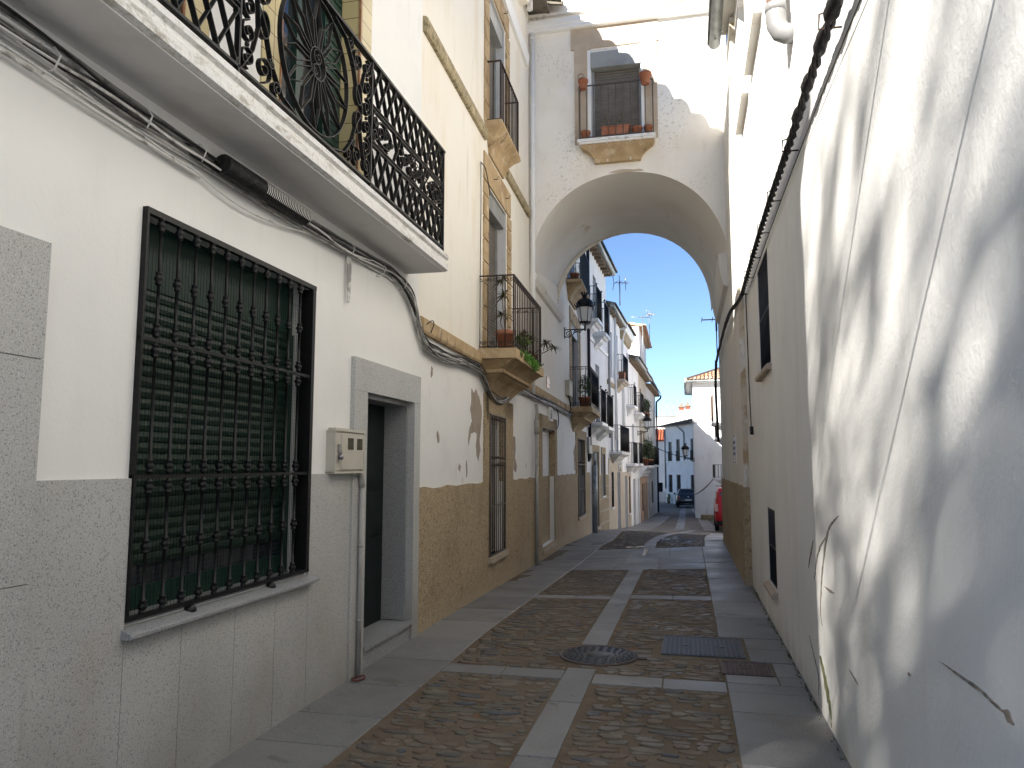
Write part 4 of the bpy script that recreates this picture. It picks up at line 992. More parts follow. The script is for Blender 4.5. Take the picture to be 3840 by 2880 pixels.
pw = MB(); pw.tube([FA.pt(6.62, .05, 2.72), FA.pt(6.66, .06, 2.55), FA.pt(6.60, .06, 2.40)], .03, 8); pw.tube([FA.pt(6.60, .06, 2.42), FA.pt(6.60, .06, 2.16)], .042, 10)
for z in (2.17, 1.6, .9): pw.lathe(FA.pt(6.60, .06, z), [(.034, -.012), (.036, 0), (.034, .012)], 10)
pw.tube([FA.pt(6.60, .06, 2.2), FA.pt(6.60, .06, -.3)], .032, 10)
single(pw, 'conduit_pipe', 'pvc', 'grey conduit pipe beside the walled-up doorway below the arch', 'pipe')

# ------------------------------------------------------------------ house bridging the street on an arch
YF, YB = 13.2, 16.85
FH = Fr((-2.72, YF), (.80, YF))                       # faces the camera; s = x + 2.72
h3 = thing('arch_house', 'white flaking house wing bridging the street on a round arch', 'building', (-.97, YF, 4.9))
HO = (1.16, 2.06, 7.38, 9.10)                         # window opening
AS, ARX, ARZ, AZ = 1.75, 1.745, 1.87, 4.93
def acurve(n=48, rx=ARX, rz=ARZ): 
    out = []
    for i in range(n + 1):
        a = math.pi * (1 - i / n); c, s = math.cos(a), math.sin(a)
        out.append((AS + rx * math.copysign(abs(c) ** .95, c), AZ + rz * max(0, s) ** .93))
    return out
cu = acurve(); ZT = 7.0; mb = MB()
for (a, za), (b_, zb) in zip(cu, cu[1:]): mb.face([FH.pt(a, 0, za), FH.pt(b_, 0, zb), FH.pt(b_, 0, ZT), FH.pt(a, 0, ZT)])
wall_faces(mb, FH, cu[0][0], cu[-1][0] + .05, ZT, 9.62, [HO], 0, 0, 1, .22)
mb.face([FH.pt(cu[-1][0], 0, AZ), FH.pt(cu[-1][0] + .05, 0, AZ), FH.pt(cu[-1][0] + .05, 0, ZT), FH.pt(cu[-1][0], 0, ZT)])
D_ = YB - YF; q = FH.pt
bx = [(a - .1, z) for a, z in cu]
for (a, za), (b_, zb) in zip(bx, bx[1:]): mb.face([q(a, -D_, za), q(b_, -D_, zb), q(b_, -D_, 10.5), q(a, -D_, 10.5)])
mb.face([q(3.5, 0, 7), q(3.5, -D_, 7), q(3.5, -D_, 9.62), q(3.5, 0, 9.62)]); mb.face([q(0, 0, 7), q(-.1, -D_, 7), q(-.1, -D_, 9.62), q(0, 0, 9.62)])
mb.build('wall', ['arch_plaster', 'white_paint'], h3, recalc=False)
v = MB(); v.grid([[q(a, 0, z) for a, z in cu], [q(a - .1, -D_, z) for a, z in bx]], 0, True); v.build('vault', 'vault', h3, recalc=False)
pt_ = MB(); pt_.fb(FH, -.1, 3.5, -.3, -.03, 9.62, 9.95); pt_.fb(FH, -.1, 3.5, -.3, .05, 9.93, 9.985); pt_.fb(FH, -.1, 3.5, -.3, -.05, 9.985, 10.9); pt_.build('parapet', 'arch_plaster', h3)
rf = MB(); rf.fb(FH, -.1, 3.5, -D_, -.3, 10.4, 10.6); rf.build('roof', 'roof_old', h3)
g = MB(); g.profile(FH, [(.0, 9.60), (.09, 9.60), (.115, 9.62), (.115, 9.69), (.135, 9.70), (.135, 9.80), (.12, 9.805), (.12, 9.81), (.0, 9.79)], .0, 3.35); g.tube([FH.pt(.085, .06, 9.62), FH.pt(.085, .06, 6.0), FH.pt(.075, .06, 2.85)], .042, 12)
for z in (9.5, 8.2, 7.0, 5.8): g.lathe(FH.pt(.085, .06, z), [(.044, -.015), (.047, 0), (.044, .015)], 12)
g.tube([FA.pt(5.72, .11, 10.3), FA.pt(5.72, .11, 9.78)], .055, 12); g.lathe(FA.pt(5.72, .11, 9.98), [(.06, 0), (.075, .02), (.12, .09), (.13, .11), (.13, .3)], 12)
g.build('gutter', 'white_paint', h3)
# imposts of the vault
im = MB(); im.profile(FA, [(-.02, 4.86), (.06, 4.90), (.12, 5.0), (.12, 5.08), (-.02, 5.10)], 6.35, 10.2); im.build('impost', 'vault', h3)
FR2 = Fr((.74, 17.6), (.74, 10.9)); im = MB(); im.profile(FR2, [(-.02, 4.62), (.07, 4.68), (.12, 4.9), (.14, 5.05), (.14, 5.22), (-.02, 5.24)], .75, 4.35); im.build('impost', 'vault', h3)
# window, surround, shutter
sr = MB()
sr.fb(FH, .86, 1.155, -.02, .022, 7.38, 9.36); sr.fb(FH, 2.065, 2.345, -.02, .022, 7.38, 9.40); sr.fb(FH, .80, 2.38, -.02, .025, 9.20, 9.60)
sr.build('stone_surround', 'stone_pale', h3)
lw = MB(); lw.fb(FH, 1.10, 1.158, -.02, .026, 7.38, 9.16); lw.fb(FH, 2.062, 2.11, -.02, .026, 7.38, 9.16); lw.build('painted_reveal', 'white_paint', h3)
shutter(h3, FH, 1.21, 2.02, 7.38, 8.80, -.13, 'shutter_brown', .05, 'roller_shutter')
sb = MB(); sb.fb(FH, 1.16, 2.06, -.22, .045, 8.80, 9.10); sb.fb(FH, 1.16, 1.21, -.2, -.10, 7.38, 8.80); sb.fb(FH, 2.02, 2.06, -.2, -.10, 7.38, 8.80); sb.build('shutter_box', 'shutter_box', h3)
corbel_loft(h3, FH, [(7.385, .93, 2.31, .25), (7.33, .93, 2.31, .26), (7.325, .97, 2.29, .24), (7.29, .97, 2.29, .24)], 'edge_plaster', 'balcony_slab')
cb = corbel_loft(h3, FH, [(7.29, .98, 2.28, .215), (7.24, 1.0, 2.26, .21), (7.20, 1.07, 2.20, .19), (7.14, 1.15, 2.12, .165), (7.07, 1.20, 2.06, .14), (6.98, 1.23, 2.03, .10)], 'sandstone', 'balcony_corbel')
jj = MB()
for s in (1.455, 1.86): jj.hexa([FH.pt(s - .012, .2, 7.288), FH.pt(s + .012, .2, 7.288), FH.pt(s + .012, .219, 7.288), FH.pt(s - .012, .219, 7.288)][::-1] + [FH.pt(s - .012, .08, 6.985), FH.pt(s + .012, .08, 6.985), FH.pt(s + .012, .105, 6.985), FH.pt(s - .012, .105, 6.985)][::-1])
jj.build('mortar_joint', 'reveal', cb)
rail_box(h3, FH, .97, 2.27, .22, 7.385, 8.38, 9, 1, 'iron_grey', True, False, r=.0075)
pl = patch(h3, FH, ragged([(1.45, 6.81), (1.7, 6.86), (2.0, 6.84), (2.1, 6.80), (1.85, 6.795)], .01), 'bare_patch', 'stone_pale')
wl = MB(); wl.ribbon(FH, arc(.98, 8.66, .055, 0, 6.283, 16, .07), .02, .03, .006); wl.ribbon(FH, arc(1.0, 8.62, .06, 0, 6.283, 16, .03), .025, .032, .006); wl.ribbon(FH, [(.95, 8.6), (.99, 8.5)], .02, .03, .006); wl.build('wire_ring', 'iron_brown', h3)

# ------------------------------------------------------------------ right side of the street
FR1 = Fr((.81, 10.95), (.81, -8))                    # s = 10.95 - y
def ry(y): return 10.95 - y
h4 = thing('right_house', 'long plain white rendered house with barred slit windows along the right', 'house', (.81, 5, 0))
UW = (ry(8.75), ry(7.69), 2.60, 3.74); LW = (ry(8.55), ry(7.85), .40, 1.16); TW = (ry(10.2), ry(9.25), 6.7, 7.8)
wall(h4, FR1, 0, 18.95, -1, 8.25, 6, [UW, LW, TW], ['right_plaster', 'right_plaster'], None, .2)
for k, (h, sz) in enumerate(((UW, 2.56), (LW, .36))):
    g = MB(); g.fb(FR1, h[0], h[1], -.16, -.14, h[2], h[3]); pn = g.build('window', 'iron_navy', h4)
    grille(h4, FR1, h[0], h[1], h[2] + .01, h[3] - .01, -.015, 9, 'iron_navy', (.5,), False, r=.011, name='window_grille')
    s_ = MB(); s_.profile(FR1, [(-.1, sz - .04), (.05, sz - .04), (.06, sz - .03), (.06, sz + .0), (.04, sz + .02), (-.1, sz + .035)], h[0] - .05, h[1] + .05); s_.build('window_sill', 'stone_pale', h4)
g = MB(); g.fb(FR1, TW[0], TW[1], -.2, -.18, TW[2], TW[3]); g.build('window', 'reveal', h4)
for a, b_ in ((7.35, 8.60), (9.0, 10.2)):
    m_ = MB(); m_.fb(FR1, ry(b_), ry(a), -.02, .085, 6.0, 6.06); m_.build('ledge', 'right2_plaster', h4)
ev = MB(); ev.fb(FR1, -.45, 18.95, -.3, .20, 8.12, 8.22); ev.build('eave', 'right2_plaster', h4)
roof_tiles(h4, FR1, -.4, 18.9, .10, 8.28, 5.5, 1.5, 'roof_tile', .24, .09)
gt = MB(); rows = []
for y in (11.5, -8):
    rows.append([(.55 + .095 * math.cos(a), y, 8.06 + .095 * math.sin(a)) for a in [math.pi + math.pi * i / 10 for i in range(11)]] + [(.55 + .088 * math.cos(a), y, 8.06 + .088 * math.sin(a)) for a in [2 * math.pi - math.pi * i / 10 for i in range(11)]])
gt.grid(rows, 0, True, True, True); gt.fb(Fr((.447, 0), (.447, 11.5)), 0, 11.5, -.006, .006, 8.03, 8.075)
for y in (11.2, 10.2, 9.0, 7.8): gt.tube([(.44, y, 8.06), (.55, y, 7.958), (.66, y, 8.06), (.82, y, 8.1)], .006, 5)
gt.build('gutter', 'galv', h4)
ep = MB(); ep.tube([(.70, 5.50, 8.0), (.70, 5.50, 4.90)], .062, 14); pe = ep.build('drainpipe', 'galv', h4)
ep = MB(); ep.lathe((.70, 5.50, 4.99), [(.0625, -.06), (.0625, .06), (.06, .07)], 14); ep.build('rust_band', 'rust', pe)
ep = MB(); ep.tube([(.70, 5.50, 4.93), (.70, 5.50, 4.84), (.705, 5.50, 4.77), (.73, 5.50, 4.72), (.77, 5.50, 4.70), (.83, 5.50, 4.695)], .072, 14); ep.lathe((.70, 5.50, 4.90), [(.074, -.03), (.077, 0), (.074, .03)], 14); ep.build('elbow', 'pvc_pale', pe)
# scrapes, gouge, moss on the plaster
def brush(F, pts, w, o=.003): 
    m_ = MB(); L = []; R = []
    n = len(pts)
    for i, (s, z) in enumerate(pts):
        a = pts[max(i - 1, 0)]; b_ = pts[min(i + 1, n - 1)]; dx, dz = b_[0] - a[0], b_[1] - a[1]; l = math.hypot(dx, dz); ww = w * math.sin(math.pi * (i + .25) / n) * random.uniform(.7, 1.2)
        L.append((s - dz / l * ww, z + dx / l * ww)); R.append((s + dz / l * ww, z - dx / l * ww))
    m_.prism(F, L + R[::-1], -.004, o); return m_
def dense(pts, n=5): 
    P = smooth_path([(a, 0, b_) for a, b_ in pts], n); return [(p.x + random.uniform(-.006, .006), p.z) for p in P]
for pts, w, mt in (([(4.57, 1.32), (4.79, 1.26), (4.96, 1.18), (5.13, 1.01), (5.25, .84), (5.33, .67), (5.29, .58)], .018, 'crack'), ([(4.96, 1.18), (5.26, 1.07), (5.42, .96), (5.52, .84)], .014, 'crack'),
                   ([(5.5, 1.1), (5.62, 1.01), (5.78, .88)], .014, 'crack'), ([(2.88, .945), (2.69, .948), (2.52, .952), (2.43, .945), (2.31, .94)], .006, 'crack'), ([(5.14, .85), (4.95, .852), (4.82, .86)], .009, 'crack'),
                   ([(5.87, .40), (5.69, .31), (5.52, .21), (5.55, .08)], .012, 'crack'), ([(4.47, .52), (4.25, .5)], .006, 'crack'), ([(5.45, .36), (5.37, .33), (5.22, .22), (5.12, .12), (5.1, .02)], .05, 'mossgreen'),
                   ([(2.36, .945), (2.33, .94), (2.30, .93)], .016, 'peel'), ([(3.3, .80), (3.27, .803)], .008, 'peel')):
    b_ = brush(FR1, dense([(ry(y), z) for y, z in pts]), w); b_.build('wall_scrape' if mt != 'mossgreen' else 'moss_stain', mt, h4)
mo = MB()
for i in range(260):
    y = random.uniform(3.6, 10.5); x = .80 - abs(random.gauss(0, .012)); z = zg(x, y); a = random.uniform(0, 6.28); h = random.uniform(.004, .03) if random.random() < .85 else random.uniform(.03, .06)
    d_ = Vector((math.cos(a), math.sin(a), 0)); w = random.uniform(.004, .02); p = Vector((x, y, z - .01))
    mo.face([p - d_ * w, p + d_ * w, p + d_ * w * .2 + UP * h + Vector((-.01, 0, 0))])
mo = mo.build('wall_foot_weeds', 'leaf_olive', None, recalc=False); mo['kind'] = 'stuff'
# far right wall with roughcast base
h5 = thing('old_right_house', 'older right-hand house with peeling corner and brown roughcast base under the arch', 'house', (.74, 14, 0))
wall(h5, FR2, 0, 6.7, -1.5, 8.1, 4, [], ['right2_plaster'])
ragged_band(h5, 'roughcast_dado', FR2, (0, 6.68, -1.5, 1.30), [], .025, 'roughcast')
m_ = MB(); m_.fb(FR2, 6.70, 6.73, -.085, .0, -1, 8.0); m_.build('bare_corner', 'bare_edge', h5)
m_ = MB(); m_.fb(FR2, 6.731, 6.755, -.08, .02, -1, 1.30); m_.build('roughcast_corner', 'roughcast', h5)
t = thing('street_sign', 'white ceramic street plaque on the right wall under the arch', 'street sign', (.735, 12.5, 1.85))
m_ = MB(); m_.fb(FR2, 17.6 - 12.88, 17.6 - 12.24, 0, .018, 1.62, 2.07); sp_ = m_.build('plaque', 'sign_white', t)
m_ = MB(); 
for a, b_, c, d in ((12.26, 12.86, 2.045, 2.055), (12.26, 12.86, 1.635, 1.645), (12.26, 12.275, 1.645, 2.045), (12.845, 12.86, 1.645, 2.045)): m_.fb(FR2, 17.6 - b_, 17.6 - a, .018, .020, c, d)
for z in (1.93, 1.84, 1.75): 
    for k in range(7): m_.fb(FR2, 17.6 - 12.78 + k * .07, 17.6 - 12.78 + k * .07 + .045, .018, .020, z, z + .05)
m_.build('lettering', 'sign_blue', sp_)

# ------------------------------------------------------------------ cables
def strand(pts, r, mat, root, jit=.012, n=7, name='cable'):
    P = smooth_path([Vector(p) + Vector((random.uniform(-jit, jit) * .5, random.uniform(-jit, jit), random.uniform(-jit, jit))) for p in pts], 5)
    m_ = MB(); m_.tube(P, r, n); return m_.build(name, mat, root)
cbt = thing('cable_bundle', 'bundle of grey and black cables looping along the left houses above the windows', 'cables', F1.pt(3, .05, 3.2))
path1 = [F1.pt(s, .045, z) for s, z in ((1.0, 3.29), (2.2, 3.275), (2.8, 3.25), (3.2, 3.235), (3.5, 3.235), (4.0, 3.215), (4.6, 3.24), (5.25, 3.245), (5.8, 3.265), (6.2, 3.275), (6.62, 3.17), (6.84, 2.93))]
path2 = [FA.pt(s, .045, z) for s, z in ((.12, 2.80), (.5, 2.77), (1.05, 2.785), (1.7, 2.82), (2.3, 2.83), (2.6, 2.74), (2.85, 2.60), (3.3, 2.53), (3.75, 2.54), (4.15, 2.66), (4.55, 2.79), (5.4, 2.83), (6.6, 2.83), (8.0, 2.85), (9.5, 2.86), (11.0, 2.85), (12.0, 2.86), (12.5, 2.78), (13.0, 2.66), (14.2, 2.64), (14.8, 2.74), (15.6, 2.8), (16.8, 2.82))]
full = path1 + path2
for k in range(7):
    off = Vector((random.uniform(-.025, .025), 0, random.uniform(-.05, .045)))
    strand([p + off for p in full], random.choice((.006, .007, .009)), ('cable_white', 'cable', 'cable_grey', 'cable_white', 'cable_grey', 'cable', 'cable_white')[k], cbt, .022)
strand([p + Vector((-.01, 0, .05)) for p in full], .012, 'cable_grey', cbt, .01)
for k in range(5):
    off = Vector((random.uniform(.0, .03), 0, random.uniform(-.06, .02))); strand([p + off for p in path2], random.choice((.008, .010)), random.choice(('cable_grey', 'cable')), cbt, .02)
strand([F1.pt(s, .05, z) for s, z in ((1.0, 3.27), (2.4, 3.24), (3.3, 3.215), (3.55, 3.22), (4.45, 3.22), (4.8, 3.225), (6.2, 3.255), (6.8, 2.98))], .012, 'cable', cbt, .006)
strand([F1.pt(s, .03, z) for s, z in ((1.0, 3.31), (2.5, 3.30), (3.4, 3.29), (4.6, 3.28), (6.5, 3.29))], .011, 'cable_white', cbt, .004)
strand([F1.pt(s, .03, z) for s, z in ((2.2, 3.2), (2.9, 3.17), (3.2, 3.155), (3.42, 3.15), (3.6, 3.12), (3.9, 3.10), (4.3, 3.13), (4.7, 3.19), (5.4, 3.22))], .006, 'cable_white', cbt, .006)
strand([F1.pt(s, .03, z) for s, z in ((2.0, 3.18), (2.7, 3.155), (3.1, 3.14), (3.45, 3.13))], .009, 'cable_white', cbt, .003)
for a in (.0, .035): strand([F1.pt(5.27 + a, .03, 3.21), F1.pt(5.285 + a, .03, 3.10), F1.pt(5.29 + a * .6, .03, 2.95), F1.pt(5.30, .03, 2.84)], .010, 'cable_white', cbt, .003)
strand([FA.pt(.1, .05, 2.98), FA.pt(.22, .08, 3.05), FA.pt(.30, .07, 3.02), FA.pt(.24, .06, 2.93)], .005, 'cable', cbt, .004)
strand([FA.pt(2.42, .03, 5.6), FA.pt(2.44, .03, 5.0), FA.pt(2.42, .03, 4.2), FA.pt(2.40, .03, 3.5), FA.pt(2.42, .03, 3.1)], .006, 'cable', cbt, .008)
strand([FA.pt(2.42, .03, 5.6), FA.pt(2.6, .05, 5.58), FA.pt(2.8, .06, 5.36), FA.pt(2.86, .05, 5.3)], .007, 'cable', cbt, .004)
strand([FA.pt(2.83, .04, 2.58), FA.pt(2.85, .04, 2.4), FA.pt(2.84, .04, 2.2)], .006, 'cable', cbt, .004)
strand([FA.pt(9.2, .05, 2.84), FA.pt(9.42, .06, 2.72), FA.pt(9.44, .06, 2.5), FA.pt(9.2, .05, 2.36), FA.pt(8.2, .05, 2.31), FA.pt(7.6, .04, 2.30)], .010, 'cable', cbt, .006)
strand([FA.pt(11.5, .05, 2.85), FA.pt(11.6, .06, 3.1), FA.pt(11.3, .05, 3.3)], .02, 'cable', cbt, .004)
for s in (2.45, 3.0, 3.42, 5.28, 5.9, 6.4):
    m_ = MB(); m_.tube([F1.pt(s, -.0, 3.305), F1.pt(s, .055, 3.30), F1.pt(s, .085, 3.26), F1.pt(s, .06, 3.205), F1.pt(s, .0, 3.195)], .0045, 6); m_.build('clip', 'cable_white', cbt)
ct = MB(); prof = []; L_ = .92
for i in range(47): prof += [(.050, i * L_ / 47), (.060, i * L_ / 47 + .006), (.060, i * L_ / 47 + .013), (.050, i * L_ / 47 + .0185)]
ct.lathe(F1.pt(3.56, .085, 3.245), prof, 14, 0, 'y'); t = thing('splice_sleeve', 'ribbed black cable splice sleeve under the balcony slab', 'cable sleeve', F1.pt(3.56, .085, 3.2)); ct.build('sleeve', 'cable', t)
ct = MB()
for i in range(19, 47):
    y0 = i * L_ / 47; ring = []
    for dy, r in ((.005, .0606), (.0135, .0606)): ring.append([F1.pt(3.56, .085, 3.245) + Vector((r * math.cos(a), y0 + dy, r * math.sin(a))) for a in [rad(-35 + 12 * k) for k in range(15)]])
    ct.grid(ring, 0, True)
ct.build('white_paint', 'cable_white', t, recalc=False)
# twisted cable on the right wall
tc_ = thing('twisted_cable', 'thick twisted black cable clipped along the right wall', 'cable', (.74, 6, 3.8))
base = smooth_path([(.745, y, z) for y, z in ((-2.0, 3.72), (.5, 3.74), (2.5, 3.76), (3.6, 3.79), (4.4, 3.82), (5.4, 3.83), (6.5, 3.86), (7.6, 3.87), (8.6, 3.86), (9.6, 3.84), (10.5, 3.84))] + [(.68, 11.6, 3.88), (.67, 13.0, 3.93), (.67, 15.2, 3.93), (.67, 17.3, 3.88)], 14)
for k in range(3):
    m_ = MB(); dist = 0; P = []
    for i, p in enumerate(base):
        if i: dist += (p - base[i - 1]).length
        a = dist * 2 * math.pi / .42 + k * 2.094; P.append(p + Vector((.016 * math.cos(a), 0, .018 * math.sin(a))))
    m_.tube(P, .0145, 7); m_.build('strand', 'cable', tc_)
for y, z, r, l in ((3.35, 3.785, .034, .10), (3.72, 3.80, .040, .13), (4.05, 3.815, .036, .14), (4.52, 3.825, .036, .12), (4.95, 3.83, .034, .12)):
    m_ = MB(); m_.lathe((.738, y, z), [(.016, -l), (r * .8, -l * .7), (r, -l * .3), (r * .92, 0), (r * 1.05, l * .3), (r * .7, l * .75), (.014, l)], 10, 0, 'y'); m_.build('tape_wrap', 'cable', tc_)
for y in (3.9, 5.45, 6.5, 7.4, 8.3, 9.2, 10.1):
    m_ = MB(); m_.tube([(.82, y, 3.80), (.70, y, 3.80), (.705, y, 3.88), (.75, y, 3.89)], .006, 5); m_.build('clip', 'iron_brown', tc_)
m_ = MB(); m_.tube([(.775, 10.0, 3.80), (.78, 10.0, 2.6), (.785, 9.95, 2.05)], .007, 5); m_.fb(FR1, ry(10.0), ry(9.93), .0, .04, 1.98, 2.08); m_.build('drop_cable', 'cable', tc_)
wl_ = strand([(.785, 3.0, 3.62), (.785, 5, 3.70), (.785, 7, 3.75), (.785, 9.5, 3.76)], .004, 'cable', tc_, .01)
wl_ = strand([(.69, 17.2, 5.6), (.69, 17.25, 4.8), (.69, 17.3, 3.9)], .012, 'cable', tc_, .01)
wl_ = strand([(.66, 17.35, 3.9), (.65, 17.4, 3.3), (.67, 17.4, 2.5), (.68, 17.4, 2.1)], .03, 'cable', tc_, .02)
# ------------------------------------------------------------------ houses beyond the arch, left side
FB = Fr((-3.0, 24.0), (-2.25, 49.0))
def eave(root, F, s0, s1, z, o, mat='eave_wood', gut='galv', roof='roof_old', gutter=True, depth=5.0):
    e = MB(); e.hexa([F.pt(s0, -.1, z - .02), F.pt(s1, -.1, z - .02), F.pt(s1, o, z - .06), F.pt(s0, o, z - .06), F.pt(s0, -.1, z + .06), F.pt(s1, -.1, z + .06), F.pt(s1, o, z), F.pt(s0, o, z)])
    n = int((s1 - s0) / .45)
    for k in range(n): c = s0 + (k + .5) * (s1 - s0) / n; e.fb(F, c - .04, c + .04, -.05, o - .03, z - .12, z - .05)
    e.build('eave', mat, root)
    roof_tiles(root, F, s0, s1, o, z + .06, depth, 1.7, roof, .23, .09)
    if gutter:
        g = MB(); rows = []
        for s in (s0, s1): rows.append([F.pt(s, o + .07 + .08 * math.cos(a), z + .03 + .08 * math.sin(a)) for a in [math.pi * 2 * k / 12 for k in range(12)]])
        g.grid(rows, 0, True, True, True); g.build('gutter', gut, root)
def dark_window(root, F, h, mat='wood_dark', grill=True, deep=.14, sill=True):
    window(root, F, h[0], h[1], h[2], h[3], -deep + .02, mat, 'window', 2)
    if grill: grille(root, F, h[0], h[1], h[2] + .02, h[3] - .02, .01, 5, 'iron', (.5,), False, r=.009, name='window_grille')
    if sill: s = MB(); s.fb(F, h[0] - .06, h[1] + .06, -.1, .05, h[2] - .06, h[2]); s.build('window_sill', 'white_paint', root)
def balcony(root, F, s0, s1, o, z, zr, mat='white_paint', iron='iron', n=None, ns=3, corb=True, knobs=False, split=True):
    R = [(z, s0 - .05, s1 + .05, o + .05), (z - .10, s0 - .05, s1 + .05, o + .05), (z - .105, s0 - .01, s1 + .01, o)]
    c = (s0 + s1) / 2; hw = (s1 - s0) / 2
    R += [(z - .16, c - hw * .92, c + hw * .92, o * .85), (z - .17, c - hw * .8, c + hw * .8, o * .7), (z - .26, c - hw * .75, c + hw * .75, o * .55), (z - .36, c - hw * .62, c + hw * .62, o * .25), (z - .45, c - hw * .55, c + hw * .55, o * .06)] if corb else [(z - .2, s0 + .1, s1 - .1, .02)]
    corbel_loft(root, F, R, mat)
    rail_box(root, F, s0, s1, o, z, zr, n or max(4, int((s1 - s0) / .11)), ns, iron, split, False, knobs, r=.009)
def far_house(name, label, s0, s1, z1, zb, holes, mats, depth=6, F=FB, rd=.16):
    r = thing(name, label, 'house', F.pt((s0 + s1) / 2, 0, zb)); wall(r, F, s0, s1, zb - 1.5, z1, depth, holes, mats, None, rd); return r

# white house with tan block facing at its foot
A1 = dict(door=(.55, 1.72, -1.2, 2.03), win=(2.52, 3.30, .53, 1.98), b1=(-.2, .55, 2.92, 5.28), b2=(1.35, 2.25, 2.92, 5.0), u1=(-.85, .05, 6.1, 8.2), u2=(1.0, 1.7, 5.95, 8.0), w3=(.35, 1.1, 4.4, 5.3))
a = far_house('white_house', 'tall white house past the arch with tan block facing and deep wooden eave', -1.30, 4.25, 8.75, -.5, [A1[k] for k in ('door', 'win', 'b2', 'u1', 'u2')], ['white_far'])
cladding(a, 'block_facing', FB, 1.76, 4.24, -2, 1.26, [A1['win']], .02, ['stoneblock'])
j = MB()
for z in (1.26, .86, .44, .02, -.40): j.fb(FB, 1.77, 2.50, .02, .023, z - .012, z + .004); j.fb(FB, 3.32, 4.23, .02, .023, z - .012, z + .004)
for z in (-.40, .02): j.fb(FB, 2.5, 3.32, .02, .023, z - .012, z + .004)
j.build('mortar_line', 'reveal', a)
ragged_band(a, 'roughcast_dado', FB, (-1.29, -.1, -2, 1.28), [], .022, 'roughcast')
surround(a, FB, .55, 1.72, -1.2, 2.03, .22, .22, .025, 'stoneblock', 'door_surround'); door(a, FB, .55, 1.72, -.42, 2.03, -.12, 'wood_mid', 3)
s = MB(); s.fb(FB, .45, 1.85, -.1, .06, -.52, -.42); s.build('doorstep', 'stone_pale', a)
surround(a, FB, 2.52, 3.30, .53, 1.98, .13, .24, .03, 'stoneblock', 'window_surround'); dark_window(a, FB, A1['win'], 'wood_dark', False)
window(a, FB, *A1['b2'], -.12, 'white_paint', 'balcony_window'); shutter(a, FB, *A1['u1'], -.12, 'iron_navy', .06, 'balcony_shutter'); shutter(a, FB, *A1['u2'], -.12, 'iron_navy', .06, 'balcony_shutter')
balcony(a, FB, -.40, .75, .42, 2.92, 3.98, knobs=True); balcony(a, FB, 1.1, 2.55, .42, 2.86, 3.94, knobs=True)
balcony(a, FB, -.95, .15, .40, 6.10, 7.12, knobs=True); balcony(a, FB, .85, 1.85, .40, 5.95, 6.98, knobs=True)
s = MB(); s.profile(FB, [(-.01, 5.62), (.05, 5.62), (.07, 5.72), (-.01, 5.74)], -1.28, 4.24); s.build('string_course', 'white_paint', a)
eave(a, FB, -1.3, 4.1, 8.72, .27)
# pale house with stone ground floor
b = far_house('stone_base_house', 'white house with beige stone ground floor and long black balcony over an ornate doorway', 4.25, 8.72, 7.6, -.9, [(5.05, 5.75, 0, 1.34), (6.92, 7.92, -2, 1.31), (5.1, 5.8, 2.1, 4.3), (6.7, 7.5, 2.1, 4.3), (5.2, 5.9, 5.0, 6.8), (7.0, 7.8, 5.1, 7.0)], ['white_far'])
cladding(b, 'stone_ground_floor', FB, 4.27, 8.70, -2.2, 1.85, [(5.05, 5.75, 0, 1.34), (6.92, 7.92, -2.3, 1.31)], .02, ['beige_far'])
dark_window(b, FB, (5.05, 5.75, 0, 1.34)); door(b, FB, 6.92, 7.92, -.68, 1.31, -.12, 'shutter_brown', 3)
for h in ((5.1, 5.8, 2.1, 4.3), (6.7, 7.5, 2.1, 4.3)): window(b, FB, *h, -.12, 'white_paint', 'balcony_window')
for h in ((5.2, 5.9, 5.0, 6.8), (7.0, 7.8, 5.1, 7.0)): shutter(b, FB, *h, -.12, 'reveal', .06, 'window_shutter')
balcony(b, FB, 4.75, 7.75, .42, 2.10, 3.10, 'edge_plaster', corb=True)
k = MB(); k.prism(FB, [(7.1, 1.35), (7.2, 1.72), (7.3, 1.86), (7.42, 1.9), (7.55, 1.86), (7.65, 1.72), (7.75, 1.35), (7.6, 1.5), (7.42, 1.56), (7.24, 1.5)], .02, .09); k.lathe(FB.pt(7.42, .1, 1.66), [(.001, -.1), (.06, -.06), (.09, .02), (.06, .1), (.001, .13)], 8); k.build('door_crest', 'white_paint', b)
balcony(b, FB, 6.6, 8.3, .36, 5.05, 6.05, 'beige_far')
s = MB(); s.profile(FB, [(-.01, 4.62), (.05, 4.62), (.06, 4.78), (-.01, 4.8)], 4.27, 6.4); s.build('string_course', 'stoneblock', b)
for s_ in (4.35, 6.3): p = MB(); p.tube([FB.pt(s_, .08, 7.5), FB.pt(s_, .08, 2.6)], .05, 8); p.build('drainpipe', 'pvc' if s_ < 5 else 'white_paint', b)
eave(b, FB, 4.25, 8.7, 7.58, .16)
# narrow house with white gutter
c = far_house('narrow_house', 'narrow white house with beige doorway and white boxed gutter', 8.72, 12.2, 7.55, -1.2, [(9.6, 10.6, -2.4, 1.12), (11.28, 11.85, -.6, 1.1), (9.6, 10.3, 3.2, 5.0), (11.2, 11.9, 5.2, 6.8)], ['white_far'])
cladding(c, 'stone_ground_floor', FB, 8.74, 12.18, -2.6, 1.3, [(9.6, 10.6, -2.7, 1.12), (11.28, 11.85, -.6, 1.1)], .02, ['beige_far'])
door(c, FB, 9.6, 10.6, -1.0, 1.12, -.12, 'shutter_brown', 3); dark_window(c, FB, (11.28, 11.85, -.6, 1.1)); window(c, FB, 9.6, 10.3, 3.2, 5.0, -.12); shutter(c, FB, 11.2, 11.9, 5.2, 6.8, -.12, 'reveal', .06, 'window_shutter')
balcony(c, FB, 10.9, 12.1, .34, 4.30, 5.25); balcony(c, FB, 10.4, 11.9, .36, 1.66, 2.62)
